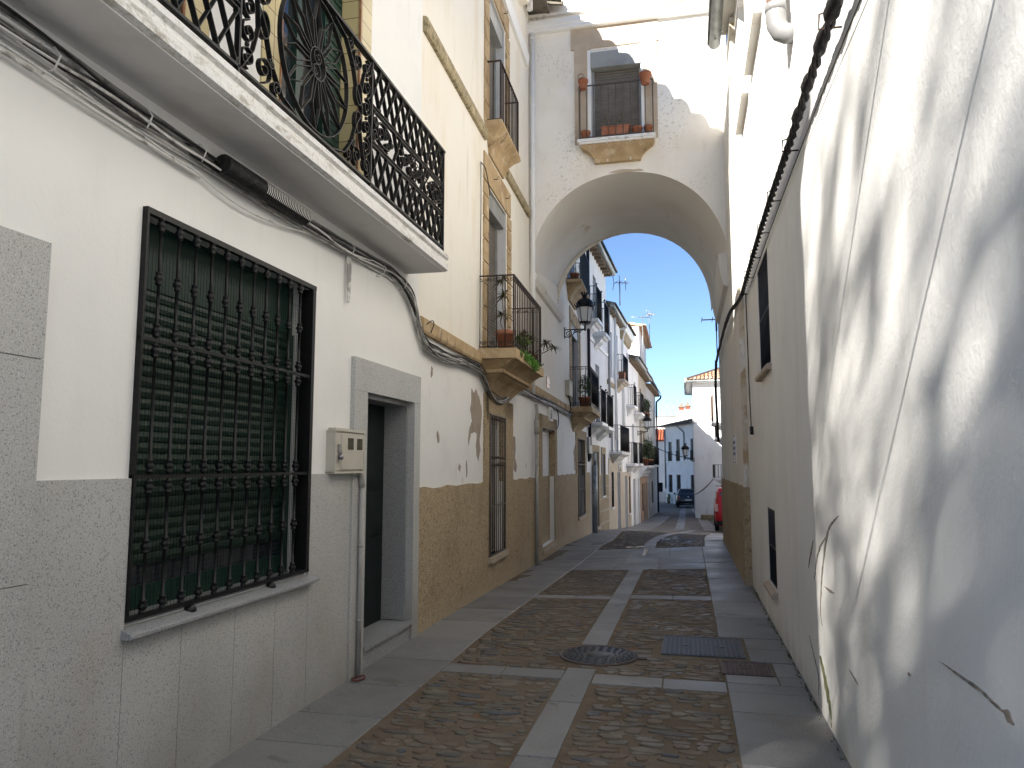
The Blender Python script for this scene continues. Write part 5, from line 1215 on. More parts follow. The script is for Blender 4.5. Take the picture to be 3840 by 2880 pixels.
e = MB(); e.profile(FB, [(-.02, 7.4), (.22, 7.42), (.30, 7.5), (.30, 7.68), (.2, 7.7), (-.02, 7.6)], 8.72, 12.2); e.build('boxed_gutter', 'white_paint', c)
e = MB(); e.profile(FB, [(-.02, 7.05), (.10, 7.1), (.18, 7.40), (-.02, 7.40)], 8.74, 12.18); e.build('cornice', 'stoneblock', c)
roof_tiles(c, FB, 8.72, 12.2, .2, 7.7, 5, 1.6, 'roof_old')
p = MB(); p.tube([FB.pt(9.0, .2, 7.42), FB.pt(9.0, .1, 7.2), FB.pt(9.0, .07, 6.9), FB.pt(9.0, .07, 2.0)], .05, 8); p.build('drainpipe', 'white_paint', c)
# lower white house
d = far_house('low_white_house', 'lower white house with two tall grey doors and planked eave', 12.2, 17.0, 6.6, -1.4, [(13.4, 14.5, -2.6, .92), (15.85, 16.55, -2.6, .92), (13.3, 14.2, 1.7, 3.6), (14.6, 15.3, 4.2, 5.8)], ['white_far'])
door(d, FB, 13.4, 14.5, -1.25, .92, -.12, 'shutter_box', 2); door(d, FB, 15.85, 16.55, -1.3, .92, -.12, 'reveal', 2); shutter(d, FB, 13.3, 14.2, 1.7, 3.6, -.12, 'reveal', .07, 'balcony_shutter'); shutter(d, FB, 14.6, 15.3, 4.2, 5.8, -.12, 'shutter_brown', .07, 'window_shutter')
balcony(d, FB, 13.0, 14.6, .36, 1.66, 2.66); balcony(d, FB, 14.2, 15.8, .36, 4.20, 5.2)
eave(d, FB, 12.2, 17.0, 6.62, .32, gut='pvc')
# salmon ground floor with plants on its balcony
e_ = far_house('salmon_house', 'house with salmon ground floor and a balcony overgrown with potted plants', 17.0, 21.6, 6.55, -1.5, [(18.0, 18.6, -.9, .6), (18.95, 19.85, -2.7, .6), (20.4, 21.2, -2.7, .6), (17.6, 18.5, 1.6, 3.5), (19.4, 20.3, 1.6, 3.5), (17.8, 18.6, 4.2, 5.8)], ['beige_far'])
cladding(e_, 'salmon_ground_floor', FB, 17.02, 21.58, -2.9, .95, [(18.0, 18.6, -.9, .6), (18.95, 19.85, -3, .6), (20.4, 21.2, -3, .6)], .02, ['pink_far'])
s = MB(); s.profile(FB, [(-.01, .95), (.08, .98), (.12, 1.1), (.2, 1.16), (.2, 1.3), (.34, 1.36), (.36, 1.48), (-.01, 1.5)], 17.02, 21.58); s.build('cornice', 'white_paint', e_)
dark_window(e_, FB, (18.0, 18.6, -.9, .6), sill=False); door(e_, FB, 18.95, 19.85, -1.35, .6, -.12, 'wood_dark', 2); door(e_, FB, 20.4, 21.2, -1.4, .6, -.12, 'wood_mid', 2)
for h in ((17.6, 18.5, 1.6, 3.5), (19.4, 20.3, 1.6, 3.5), (17.8, 18.6, 4.2, 5.8)): window(e_, FB, *h, -.12, 'wood_dark')
balcony(e_, FB, 17.2, 21.2, .44, 1.56, 2.6, corb=False); balcony(e_, FB, 17.3, 19.2, .38, 4.15, 5.1)
eave(e_, FB, 17.0, 21.6, 6.58, .26, gut='pvc')
# last house of the row with its taller white block rising behind
f = far_house('grey_house', 'last grey house at the end of the left row', 21.6, 29.6, 6.45, -1.55, [(22.4, 23.3, -3, .5), (25.0, 25.7, -.8, .6), (22.6, 23.3, 1.8, 3.4), (25.0, 25.8, 1.8, 3.4), (27.5, 28.2, 3.9, 5.3)], ['grey_far'], depth=.55)
door(f, FB, 22.4, 23.3, -1.5, .5, -.12, 'wood_dark', 2); dark_window(f, FB, (25.0, 25.7, -.8, .6))
for h in ((22.6, 23.3, 1.8, 3.4), (25.0, 25.8, 1.8, 3.4), (27.5, 28.2, 3.9, 5.3)): window(f, FB, *h, -.12, 'wood_dark')
balcony(f, FB, 22.3, 26.2, .40, 1.6, 2.7, corb=False)
eave(f, FB, 21.6, 29.6, 6.42, .32, gutter=False, depth=.5)
p = MB(); p.tube([FB.pt(29.4, .40, 6.4), FB.pt(29.4, .38, 6.2), FB.pt(29.4, .1, 5.95), FB.pt(29.4, .09, 5.7), FB.pt(29.4, .09, -1.6)], .06, 8); p.build('drainpipe', 'iron_navy', f)
FG = Fr((-2.80, 47.5), (-2.86, 57))
g = thing('tall_white_house', 'tall white house with sunlit gable rising above the lower roofs', 'house', FG.pt(2.5, 0, -1.6))
wall(g, FG, 0, 9.5, -3, 10.25, 5, [(1.0, 1.9, 7.6, 9.2), (3.2, 4.1, 7.6, 9.2)], ['white_far'])
for h in ((1.0, 1.9, 7.6, 9.2), (3.2, 4.1, 7.6, 9.2)): window(g, FG, *h, -.1, 'wood_dark')
roof_tiles(g, FG, -.1, 9.6, .25, 10.28, 5.1, .95, 'roof_tile')

FQ = Fr((-4.6, 58.2), (-4.7, 63.2)); m_ = MB(); wall_faces(m_, FQ, 0, 5, -4, 12.4, []); body(m_, FQ, 0, 5, -4, 12.4, 10); m_.face([FQ.pt(0, 0, -4), FQ.pt(0, -10, -4), FQ.pt(0, -10, 12.4), FQ.pt(0, 0, 12.4)]); m_.build('added_shade_block', 'white_far', g, recalc=False)  # separate unseen block, added to keep sun off the houses closing the street
# ------------------------------------------------------------------ right side far end
FW = Fr((.37, 46.0), (5.2, 46.0))
w = thing('corner_house', 'plain white corner house with sunlit top and terracotta tiled hip roof', 'house', (.37, 46, -1.45))
wall(w, FW, 0, 4.8, -3.2, 6.42, 8, [], ['white_far'])
s = MB(); s.fb(FW, -.35, 4.8, -8, .35, 6.42, 6.50); s.build('eave', 'white_paint', w)
s = MB(); s.tube([FW.pt(-.38, .42, 6.50), FW.pt(4.8, .42, 6.50)], .075, 8); s.tube([FW.pt(-.42, .40, 6.50), FW.pt(-.42, -8, 6.50)], .075, 8); s.build('gutter', 'galv', w)
hp = MB(); q = FW.pt
hp.face([q(-.38, .38, 6.52), q(4.9, .38, 6.52), q(4.9, -4, 8.30), q(3.9, -4, 8.30)]); hp.face([q(-.38, .38, 6.52), q(3.9, -4, 8.30), q(-.38, -8.3, 6.52)])
for i in range(23):
    cs = -.28 + i * .225; L_ = min(4.3, cs + .40); k = max(1, int(L_ / .42))
    for jx in range(k):
        t0, t1 = jx * L_ / k - (.05 if jx == 0 else 0), (jx + 1.1) * L_ / k; rows = []
        for t, lf, rr in ((t0, .035, .105), (t1, .01, .085)): rows.append([q(cs + rr * math.cos(a_), .38 - t, 6.53 + t * .406 + lf + rr * math.sin(a_)) for a_ in [math.pi * m_ / 6 for m_ in range(7)]])
        hp.grid(rows, 0, True)
hp.tube([q(-.38, .38, 6.60), q(3.9, -4, 8.38)], .11, 8)
hp.build('roof', 'roof_tile', w, recalc=False)
s = MB(); s.fb(FW, 0.01, 4.8, -.01, .015, 3.10, 3.14); s.fb(FW, 0.01, 4.8, -.01, .015, .12, .16); s.build('string_course', 'white_paint', w)
s = MB(); s.fb(Fr((.62, 43.6), (1.6, 43.0)), 0, 1.2, -.5, 0, -2.4, -1.12); single(s, 'stone_ramp_wall', 'mossy_stone', 'low mossy stone ramp wall at the foot of the white corner house', 'wall')
FV = Fr((1.92, 43.5), (1.92, 37.6))
v = thing('balconied_house', 'white house with three stacked balconies seen edge-on beside the corner house', 'house', (1.92, 40, -1.4))
wall(v, FV, 0, 5.9, -3, 7.2, 4, [(1.0, 1.9, 3.85, 5.6), (1.0, 1.9, .95, 2.6)], ['white_far'])
for h in ((1.0, 1.9, 3.85, 5.6), (1.0, 1.9, .95, 2.6)): window(v, FV, *h, -.1, 'wood_dark')
balcony(v, FV, .3, 3.6, .60, 3.82, 5.3, iron='wood_dark', knobs=False); balcony(v, FV, .6, 3.2, .44, 2.35 + .65, 3.6 + .5 - .3); balcony(v, FV, .5, 3.6, .60, .92, 1.62)
FX_ = Fr((6.2, 37.6), (6.2, 18)); m_ = MB(); wall_faces(m_, FX_, 0, 19.6, -3, 6.8, []); body(m_, FX_, 0, 19.6, -3, 6.8, 5); m_.build('added_bounce_wall', 'white_far', v, recalc=False)  # unseen block across the junction, added to bounce sun onto the left row
m_ = MB(); m_.fb(Fr((1.95, 37.6), (6.2, 37.6)), 0, 4.24, -.4, .04, -3, 6.8); m_.build('added_bounce_wall', 'white_far', v)  # unseen wall linking the added bounce block to the balconied house
# ------------------------------------------------------------------ houses closing the street
FC = Fr((-2.17, 74.0), (.6, 67.6))
cf = thing('two_storey_house', 'white two-storey house closing the street, with dark tiled roof and barred windows', 'house', FC.pt(3.5, 0, -1.9))
WU = [(1.0, 1.88, 1.97, 3.75), (2.93, 3.76, 1.97, 3.93), (6.1, 6.75, 2.0, 3.9)]; WLo = [(1.0, 1.85, -.92, .70), (2.92, 3.77, -.92, .73), (6.05, 6.78, -.92, .75)]
wall(cf, FC, .3, 8.2, -3.5, 5.15, 6, WU + WLo, ['white_far'], None, .15)
for i, h in enumerate(WU): window(cf, FC, *h, -.1, 'wood_mid' if i == 1 else 'shutter_brown'); grille(cf, FC, h[0], h[1], h[2], h[2] + .9, .04, 7, 'iron', (), False, r=.014, name='window_railing')
for h in WLo: dark_window(cf, FC, h, 'wood_dark', True, .12)
for z0, z1, o in ((1.78, 1.92, .06), (4.42, 4.48, .03)):
    s = MB(); s.fb(FC, .3, 8.2, -.01, o, z0, z1); s.build('string_course', 'white_paint', cf)
s = MB(); s.fb(FC, -.1, 8.3, -.2, .32, 5.13, 5.2); s.build('eave', 'white_paint', cf); roof_tiles(cf, FC, -.2, 8.3, .36, 5.22, 4.5, 1.1, 'roof_old', .3, .12)
s = MB(); s.tube([FC.pt(3.9, .3, 5.1), FC.pt(4.2, .1, 4.8), FC.pt(4.85, .08, 4.5), FC.pt(4.88, .08, 2.0)], .06, 8); s.tube([FC.pt(.38, .08, 5.0), FC.pt(.38, .08, -.6)], .06, 8); s.build('drainpipe', 'galv', cf)
rr_ = thing('red_roofed_house', 'small white house with red tiled roof and a barred gate behind the plants balcony', 'house', (-2.9, 76, -1.9))
FRR = Fr((-4.5, 76), (-2.05, 76)); wall(rr_, FRR, 0, 2.45, -3.5, 3.95, 3, [(1.6, 2.06, -1.65, -.1)], ['white_far'])
g_ = MB(); g_.fb(FRR, 1.6, 2.06, -.2, -.18, -1.65, -.1); g_.build('gateway', 'iron_navy', rr_); grille(rr_, FRR, 1.6, 2.06, -1.6, -.15, -.05, 5, 'iron', (.3,), False, r=.014, name='gate_bars')
s = MB(); s.fb(FRR, 1.5, 2.4, -.01, .02, -3.4, -1.0); s.build('grey_dado', 'grey_far', rr_)
roof_tiles(rr_, FRR, -.1, 2.5, .25, 3.98, 3.2, 1.25, 'roof_red', .26, .1)
bk = thing('chimney_house', 'pale house wall behind with a broad white chimney catching the sun', 'house', (-1.5, 86, -2))
FK = Fr((-6, 86), (3, 86)); wall(bk, FK, 0, 9, -4, 6.9, 5, [], ['white_far'])
s = MB(); s.fb(FK, 0, 9, -.3, .06, 6.9, 7.0); s.build('coping', 'roof_old', bk)
for s0, s1, o0, o1, zt in ((5.15, 5.75, -.9, .3, 7.62), (5.85, 6.42, -1.0, .1, 7.72)):
    ch = MB(); ch.fb(FK, s0, s1, o0, o1, 6.0, zt); cp = ch.build('chimney', 'white_far', bk)
    ch = MB(); n_ = 6
    for i in range(n_): t = s0 + (i + .5) * (s1 - s0) / n_; ch.fb(FK, t - .03, t + .03, o1 - .1, o1, zt, zt + .33); ch.fb(FK, t - .03, t + .03, o0, o0 + .1, zt, zt + .33)
    ch.fb(FK, s0 + .05, s1 - .05, o0 + .15, o1 - .15, zt, zt + .33); ch.build('chimney_bricks', 'roof_red', cp)
    ch = MB(); cx, ox = (s0 + s1) / 2, (o0 + o1) / 2; b0 = [FK.pt(s0 - .06, o1 + .06, zt + .33), FK.pt(s1 + .06, o1 + .06, zt + .33), FK.pt(s1 + .06, o0 - .06, zt + .33), FK.pt(s0 - .06, o0 - .06, zt + .33)]
    ap = FK.pt(cx, ox, zt + .95)
    for i in range(4): ch.face([b0[i], b0[(i + 1) % 4], ap])
    ch.face(b0); ch.build('chimney_cap', 'roof_old', cp)
# ------------------------------------------------------------------ wall lanterns
def lantern():
    r = thing('wall_lantern', '', 'street lamp', (0, 0, 0), 'black wall lanterns along the street')
    m = MB(); FX = Fr((0, 0), (1, 0)); t0, t1 = -.012, .012
    m.box(-.005, .02, -.03, .03, -.22, .06); m.tube([(0, 0, .0), (.47, 0, .0)], .014, 8)
    m.ribbon(FX, spiral(.10, -.09, .085, rad(80), 1.7, -1, .15, 30), t0, t1, .016); m.ribbon(FX, smooth_s([(.02, -.17), (.10, -.185), (.18, -.15), (.24, -.08), (.32, -.045), (.42, -.03), (.50, .0)]), t0, t1, .018)
    m.ribbon(FX, spiral(.25, -.04, .032, rad(200), 1.2, 1, .2), t0, t1, .012); m.ribbon(FX, spiral(.37, -.07, .03, rad(90), 1.2, -1, .2), t0, t1, .012)
    m.lathe((.50, 0, 0), [(.001, -.05), (.02, -.03), (.03, 0), (.022, .03), (.028, .06), (.018, .08), (.016, .13), (.02, .15)], 10); m.build('bracket', 'iron', r)
    f = MB(); n = 6; c = Vector((.50, 0, 0))
    f.lathe(c, [(.128, .155), (.145, .155), (.145, .178), (.128, .178)], 18); f.lathe(c, [(.03, .15), (.03, .165), (.001, .165)], 10)
    for k in range(n):
        a = 2 * math.pi * k / n; u = Vector((math.cos(a), math.sin(a), 0))
        f.tube([c + u * .137 + UP * .165, c + u * .20 + UP * .53], .009, 5); f.tube([c + u * .02 + UP * .09, c + u * .10 + UP * .12, c + u * .135 + UP * .165], .007, 5)
    f.build('frame', 'iron', r)
    g = MB(); rows = []
    for rr, z in ((.122, .18), (.187, .53)): rows.append([c + Vector((rr * math.cos(2 * math.pi * k / n), rr * math.sin(2 * math.pi * k / n), z)) for k in range(n)])
    g.grid(rows, 0, False, True, True); g.build('glass', 'lamp_glass', r)
    h = MB(); h.lathe(c, [(.20, .525), (.222, .53), (.222, .555), (.205, .565), (.212, .60), (.208, .64), (.18, .69), (.13, .73), (.075, .755), (.06, .77), (.055, .81), (.068, .82), (.075, .84), (.06, .85), (.001, .85)], 20)
    for k in range(8):
        a = 2 * math.pi * k / 8; u = Vector((math.cos(a), math.sin(a), 0)); h.tube([c + u * .06 + UP * .84, c + u * .085 + UP * .88, c + u * .072 + UP * .92], [.012, .014, .004], 5)
    for k in range(6):
        a = 2 * math.pi * k / 6; u = Vector((math.cos(a), math.sin(a), 0)); h.tube([c + u * .215 + UP * .56, c + u * .245 + UP * .60, c + u * .235 + UP * .66], [.014, .016, .004], 5)
    h.build('cap', 'iron', r)
    return r
def smooth_s(P): return [(p.x, p.z) for p in smooth_path([(a, 0, b) for a, b in P], 5)]
lp = lantern()
def put(o, loc, rz, label): o.location = loc; o.rotation_euler = (0, 0, rz); o['label'] = label
put(lp, FA.pt(11.05, 0, 4.86), math.atan2(FA.n.y, FA.n.x), 'nearest black wall lantern, on the scroll bracket just past the arch')
l2 = copy_tree(lp); put(l2, FB.pt(16.1, 0, 3.34), math.atan2(FB.n.y, FB.n.x), 'black wall lantern farther down the left row, above the plants balcony')
l3 = copy_tree(lp); put(l3, (.37, 45.9, 1.98), math.pi, 'black lantern at the edge of the white corner house, in front of the far windows')

# ------------------------------------------------------------------ pots and plants
def leaves_rosette(mb, c, n, L, w, el0=.2, el1=1.2, droop=.5, mat=0):
    c = Vector(c)
    for k in range(n):
        a = random.uniform(0, 6.283); e = random.uniform(el0, el1); l = L * random.uniform(.6, 1.1); u = Vector((math.cos(a), math.sin(a), 0)); sd = Vector((-math.sin(a), math.cos(a), 0))
        P = [c + u * (l * t * math.cos(e)) + UP * (l * (t * math.sin(e) - droop * t * t)) for t in (0, .35, .7, 1)]; W = (.5 * w, w, .7 * w, .05 * w)
        mb.grid([[p - sd * ww, p + UP * (-.15 * ww), p + sd * ww] for p, ww in zip(P, W)], mat, False)
def bush(mb, c, rx, rz, n, w, mat=0):
    for k in range(n):
        d = Vector((random.gauss(0, 1), random.gauss(0, 1), random.gauss(0, 1))).normalized() * random.uniform(.3, 1) ; p = Vector(c) + Vector((d.x * rx, d.y * rx, d.z * rz))
        a = Vector((random.gauss(0, 1), random.gauss(0, 1), random.gauss(0, .6))).normalized(); b = a.orthogonal().normalized(); l = w * random.uniform(.7, 1.5)
        mb.face([p - a * l, p + b * l * .38, p + a * l, p - b * l * .38], mat)
def pot(c, r, h, label, plant=None, group=None, square=None, mat='terracotta', name='flower_pot', cat='flower pot', lean=False):
    c = Vector(c); t = thing(name, label, cat, c, group); m = MB()
    if square:
        a, b_, ang = square; u = Vector((math.cos(ang), math.sin(ang), 0)); v = Vector((-math.sin(ang), math.cos(ang), 0))
        def ring(k, z): return [c + u * (a * k * i) + v * (b_ * k * j_) + UP * z for i, j_ in ((-1, -1), (1, -1), (1, 1), (-1, 1))]
        m.grid([ring(.9, 0), ring(.97, h * .8), ring(1.04, h * .8), ring(1.04, h), ring(.93, h), ring(.9, h * .85)], 0, False, True, True)
    else: m.lathe(c, [(r * .7, 0), (r * .92, h * .76), (r * 1.05, h * .77), (r * 1.05, h), (r * .92, h), (r * .88, h * .85)], 16)
    m.build('pot', mat, t)
    if not square: s = MB(); s.lathe(c, [(r * .88, h * .84), (r * .88, h * .88), (.001, h * .88)], 12); s.build('soil', 'soil', t)
    else: s = MB(); s.face(ring(.91, h * .88)); s.build('soil', 'soil', t, recalc=False)
    if plant: plant(t, c + UP * h * .9)
    return t
def p_bush(rx, rz, n, w, mat, stem=True):
    def f(t, c):
        if stem: s = MB(); [s.tube([c, c + Vector((random.uniform(-rx, rx) * .5, random.uniform(-rx, rx) * .5, rz * 1.3))], .006, 5) for _ in range(3)]; s.build('stem', 'twig', t)
        m = MB(); bush(m, c + UP * rz * 1.1, rx, rz, n, w); m.build('foliage', mat, t, recalc=False)
    return f
def p_spiky(h, tufts, L, mat='leaf_olive', dirn=(0, 0)):
    def f(t, c):
        s = MB(); m = MB()
        for k in range(tufts):
            e = c + Vector((dirn[0] * h * (.4 + .5 * k) + random.uniform(-.08, .08), dirn[1] * h + random.uniform(-.08, .08), h * (1 - .32 * k)))
            s.tube(smooth_path([c, c + (e - c) * .5 + Vector((random.uniform(-.05, .05), random.uniform(-.05, .05), 0)), e], 4), .007, 5); leaves_rosette(m, e, 26, L, L * .07, -.3, 1.2, .55)
        s.build('stem', 'twig', t); m.build('foliage', mat, t, recalc=False)
    return f
def p_wisp(h, n):
    def f(t, c):
        s = MB(); m = MB()
        for k in range(n):
            x = Vector((random.uniform(-.22, .22), random.uniform(-.03, .03), 0)); e = c + x + Vector((random.uniform(-.06, .06), random.uniform(-.04, .04), h * random.uniform(.3, 1))); s.tube([c + x, (c + x + e) / 2 + Vector((.02, 0, 0)), e], .003, 4)
            bush(m, e - UP * .05, .03, .07, 10, .016)
        bush(m, c, .22, .04, 70, .018); s.build('stem', 'twig', t); m.build('foliage', 'leaf_olive', t, recalc=False)
    return f
# arch balcony
def fh(s, o, z): return FH.pt(s, o, z)
pot(fh(1.05, .27, 8.30), .088, .17, 'terracotta pot hooked on the left end of the arch balcony rail', None, 'pots on the arch balcony')
pot(fh(2.15, .27, 8.27), .105, .20, 'terracotta pot hooked on the right end of the arch balcony rail', None, 'pots on the arch balcony')
pot(fh(1.07, .14, 7.39), .085, .17, 'terracotta pot standing at the left foot of the arch balcony', p_bush(.05, .03, 20, .014, 'leaf_olive', False), 'pots on the arch balcony')
pot(fh(2.18, .14, 7.39), .08, .16, 'terracotta pot standing at the right foot of the arch balcony', p_bush(.07, .04, 40, .014, 'leaf_olive', False), 'pots on the arch balcony')
pot(fh(1.98, .12, 7.39), .095, .17, 'round clay bowl between the long planter and the right pot on the arch balcony', p_bush(.08, .04, 50, .014, 'leaf_olive', False), 'pots on the arch balcony')
pot(fh(1.60, .13, 7.44), .1, .16, 'long terracotta trough planter with weeds on the arch balcony', p_wisp(.34, 9), 'pots on the arch balcony', (.255, .075, 0), name='planter_trough', cat='planter')
bl = MB(); 
for s in (1.42, 1.47, 1.80): bl.lathe(fh(s, .13, 7.412), [(.026, -.08), (.026, .08), (.016, .08), (.016, -.08)], 10, 0, 'y', False)
single(bl, 'clay_pipe_rest', 'terracotta', 'short clay pipes propping the trough planter on the arch balcony', 'clay pipe')
# first-floor balcony
pot(FA.pt(3.28 - .55, .30, 3.11), .13, .26, 'large terracotta pot with a leggy spiky plant on the first-floor balcony', p_spiky(.75, 3, .19, 'leaf_olive'), 'pots on the first-floor balcony')
pot(FA.pt(3.6, .30, 3.11), .10, .16, 'low clay pot of green ferns at the middle of the first-floor balcony', p_bush(.20, .11, 260, .03, 'leaf_bright', False), 'pots on the first-floor balcony')
pot(FA.pt(4.1, .32, 3.11), .10, .18, 'clay pot of spiky aloe at the far end of the first-floor balcony', p_spiky(.30, 3, .20, 'leaf_olive', (0, .0)), 'pots on the first-floor balcony')
pot(FA.pt(4.5, .34, 3.11), .10, .18, 'clay pot with spiky stems leaning over the corner of the first-floor balcony', p_spiky(.22, 2, .17, 'leaf_olive', (1.6, .2)), 'pots on the first-floor balcony')
fm = MB()
for s, o, z in ((3.2, .50, 3.06), (3.4, .52, 3.05), (3.6, .53, 3.03), (3.75, .52, 3.02), (3.05, .51, 3.07)): bush(fm, FA.pt(s, o, z), .09, .08, 90, .026)
bush(fm, FA.pt(2.75, .5, 3.07), .035, .05, 24, .03)
fm = fm.build('trailing_fern', 'leaf_bright', None, recalc=False); fm['label'] = 'bright green fern growing along the stone edge of the first-floor balcony'; fm['category'] = 'fern'
fm = MB()
for k in range(26): bush(fm, FA.pt(random.uniform(2.6, 4.6), .42 + random.uniform(-.1, .08), 3.13), .05, .035, 12, .018)
fm = fm.build('dry_weeds', 'leaf_olive', None, recalc=False); fm['label'] = 'dry olive weeds tangled along the foot of the first-floor balcony railing'; fm['category'] = 'weeds'
# balcony beyond the arch and the farther ones
pot(FA.pt(12.45, .34, 3.08), .17, .26, 'terracotta pot with a dark leafy shrub on the stone balcony past the arch', p_bush(.20, .30, 320, .035, 'leaf'))
pot(FA.pt(11.6, .2, 6.2), .12, .18, 'red pot with bare stems on the high hollow-corbelled balcony past the arch', p_wisp(.3, 5))
pot(FB.pt(6.8, .28, 5.06), .16, .26, 'square terracotta planter on the upper balcony of the stone-based house', p_bush(.14, .05, 60, .03, 'leaf'), None, (.2, .12, 1.5))
for k, (s, hh, rx, mt, lab) in enumerate(((17.4, .5, .22, 'leaf', 'tall potted palm at the near end of the overgrown balcony'), (18.3, .6, .36, 'leaf', 'bushy shrub in the middle of the overgrown balcony'), (19.2, .5, .36, 'leaf_olive', 'olive leafy bush right of the middle of the overgrown balcony'), (20.2, .4, .30, 'leaf', 'dark bush at the far end of the overgrown balcony'))):
    pot(FB.pt(s, .30, 1.57), .19, .36, lab, (p_spiky(.65, 3, .5, 'leaf') if k == 0 else p_bush(rx, hh, 420, .06, mt)), 'plants on the overgrown balcony')
pot(FB.pt(17.6, .30, 4.16), .16, .26, 'potted climber at the near end of the upper plant balcony', p_bush(.2, .42, 260, .05, 'leaf'), 'plants on the upper balcony')
pot(FB.pt(18.6, .32, 4.16), .16, .26, 'pale green hanging plant at the far end of the upper plant balcony', p_bush(.25, .38, 260, .05, 'leaf_olive'), 'plants on the upper balcony')
cp_ = MB(); 
for x in (-.2, 0, .18): cp_.tube([FC.pt(1.6 + x, .3, -1.95), FC.pt(1.6 + x, .32, -1.4 + random.uniform(0, .5))], .07, 6); cp_.tube([FC.pt(1.6 + x, .3, -1.6), FC.pt(1.6 + x + .18, .3, -1.45), FC.pt(1.6 + x + .18, .3, -1.1)], .05, 6)
single(cp_, 'cactus', 'leaf_olive', 'tall cactus growing against the foot of the two-storey house', 'cactus')

# ------------------------------------------------------------------ small fixtures
t = thing('junction_box', 'grey electrical box on the wall below the first lantern', 'junction box', FA.pt(10.9, 0, 3.4)); m = MB(); m.fb(FA, 11.1, 11.75, 0, .10, 3.28, 3.62); m.fb(FA, 11.08, 11.77, .0, .115, 3.60, 3.64); m.build('box', 'box_beige', t); m = MB(); m.fb(FA, 11.14, 11.71, .10, .108, 3.31, 3.58); m.build('door', 'box_beige', t)
t = thing('wall_tile', 'reddish painted ceramic tile set in the wall under the arch', 'tile', FA.pt(8.3, 0, 3.3)); m = MB(); m.fb(FA, 8.14, 8.50, -.01, .016, 3.17, 3.39); tp = m.build('tile', 'sign_red', t); m = MB(); m.lathe(FA.pt(8.32, .018, 3.29), [(.001, -.001), (.05, -.001), (.05, .001), (.001, .001)], 12, 0, 'x'); m.build('motif', 'sign_white', tp)
t = thing('number_plaque', 'pale carved plaque with the number 6 over the walled-up doorway', 'number plaque', FA.pt(8.5, 0, 2.6)); m = MB(); m.fb(FA, 8.24, 8.72, .0, .05, 2.50, 2.78); tp = m.build('plaque', 'lower_white', t)
m = MB(); m.ribbon(FA, arc(8.48, 2.60, .07, 0, 6.283, 18, .045), .05, .058, .022); m.ribbon(FA, [(8.415, 2.61), (8.42, 2.67), (8.46, 2.71), (8.53, 2.715)], .05, .058, .022); m.build('numeral', 'joint', tp)
t = thing('junction_box', 'dark plastic junction box on cables between the white houses past the arch', 'junction box', FB.pt(-.9, 0, 2.2)); m = MB(); m.fb(FB, -1.0, -.45, 0, .14, 1.95, 2.45); m.build('box', 'pvc', t); m = MB(); m.lathe(FB.pt(-.72, .07, 1.85), [(.03, -.15), (.09, .0), (.09, .1)], 10); m.build('spout', 'cable', t)
p = MB(); p.tube([FB.pt(.28, .10, 1.6), FB.pt(.28, .10, -.55)], .075, 10); p.tube([FB.pt(.28, .1, 2.0), FB.pt(.28, .1, 1.55)], .05, 8); single(p, 'drainpipe', 'galv', 'grey drainpipe beside the brown wooden door past the arch', 'pipe')
def antenna(name, label, base, h, L, els, az, big=False):
    t = thing(name, label, 'antenna', base, 'television aerials on the roofs'); b = Vector(base); m = MB(); m.tube([b, b + UP * h], .022, 6); m.build('mast', 'galv', t)
    u = Vector((math.cos(az), math.sin(az), 0)); v = Vector((-math.sin(az), math.cos(az), 0)); m = MB(); c = b + UP * (h - .08); m.tube([c - u * L * .35, c + u * L * .65], .014, 5)
    for k in range(els):
        p_ = c + u * L * (-.3 + .93 * k / max(1, els - 1)); m.tube([p_ - v * (.3 - .012 * k), p_ + v * (.3 - .012 * k)], .009, 5)
    if big:
        for q_ in (-1, 0, 1):
            for sg in (-1, 1): m.tube([c + u * .22 * q_, c + u * .25 * q_ + v * .05 + UP * (.28 * sg if q_ else .3)], .014, 5)
    m.build('aerial', 'galv', t)
antenna('roof_antenna', 'double-cross aerial on a mast above the stone-based house', (-2.34, 28.2, 7.55), .95, .5, 4, rad(20), True)
antenna('roof_antenna', 'long comb aerial on a brown mast in front of the sunlit gable', (-2.42, 45, 6.8), 3.6, 1.1, 9, rad(200))
antenna('roof_antenna', 'tilted grid aerial nearest the open sky beside the sunlit gable', (-2.05, 45.6, 8.7), 2.0, .6, 7, rad(60), True)
antenna('roof_antenna', 'slim T-shaped aerial above the pale wall at the far end', (-2.12, 86.4, 6.95), 1.85, 1.3, 3, rad(185))
antenna('roof_antenna', 'thin aerial with bent arm left of the broad chimney', (-1.42, 86.4, 6.95), 1.7, .9, 2, rad(190))
antenna('roof_antenna', 'dark rod aerial sticking out from the right impost against the sky', (.70, 17.5, 4.6), .35, .5, 3, rad(180))
def wire(name, label, a, b, sag, r=.015, n=1):
    t = thing(name, label, 'cable', a); 
    for k in range(n):
        m = MB(); P = []
        for i in range(15): u = i / 14; P.append(Vector(a).lerp(Vector(b), u) + UP * (-sag * (1 - .2 * k) * 4 * u * (1 - u) - .05 * k * math.sin(u * 3.14)))
        m.tube(P, r, 5); m.build('strand', 'cable', t)
wire('overhead_cable', 'thin service cable crossing high over the near street from the white house corner', (-2.45, .28, 4.82), (.80, 2.1, 4.2), .0, .009)
wire('overhead_cable', 'lower thin service cable crossing over the near street to the right wall', (-2.5, .26, 3.24), (.80, 1.55, 3.3), .0, .007)
wire('overhead_cable', 'pair of dark cables slung across the street at the second lantern', FB.pt(8.6, .1, 3.25), (1.35, 41.5, 4.05), .18, .016, 3)
wire('overhead_cable', 'single cable strung from the overgrown balcony to the far lantern', FB.pt(22.5, .4, 2.7), (.2, 45.8, 2.0), .12, .022)
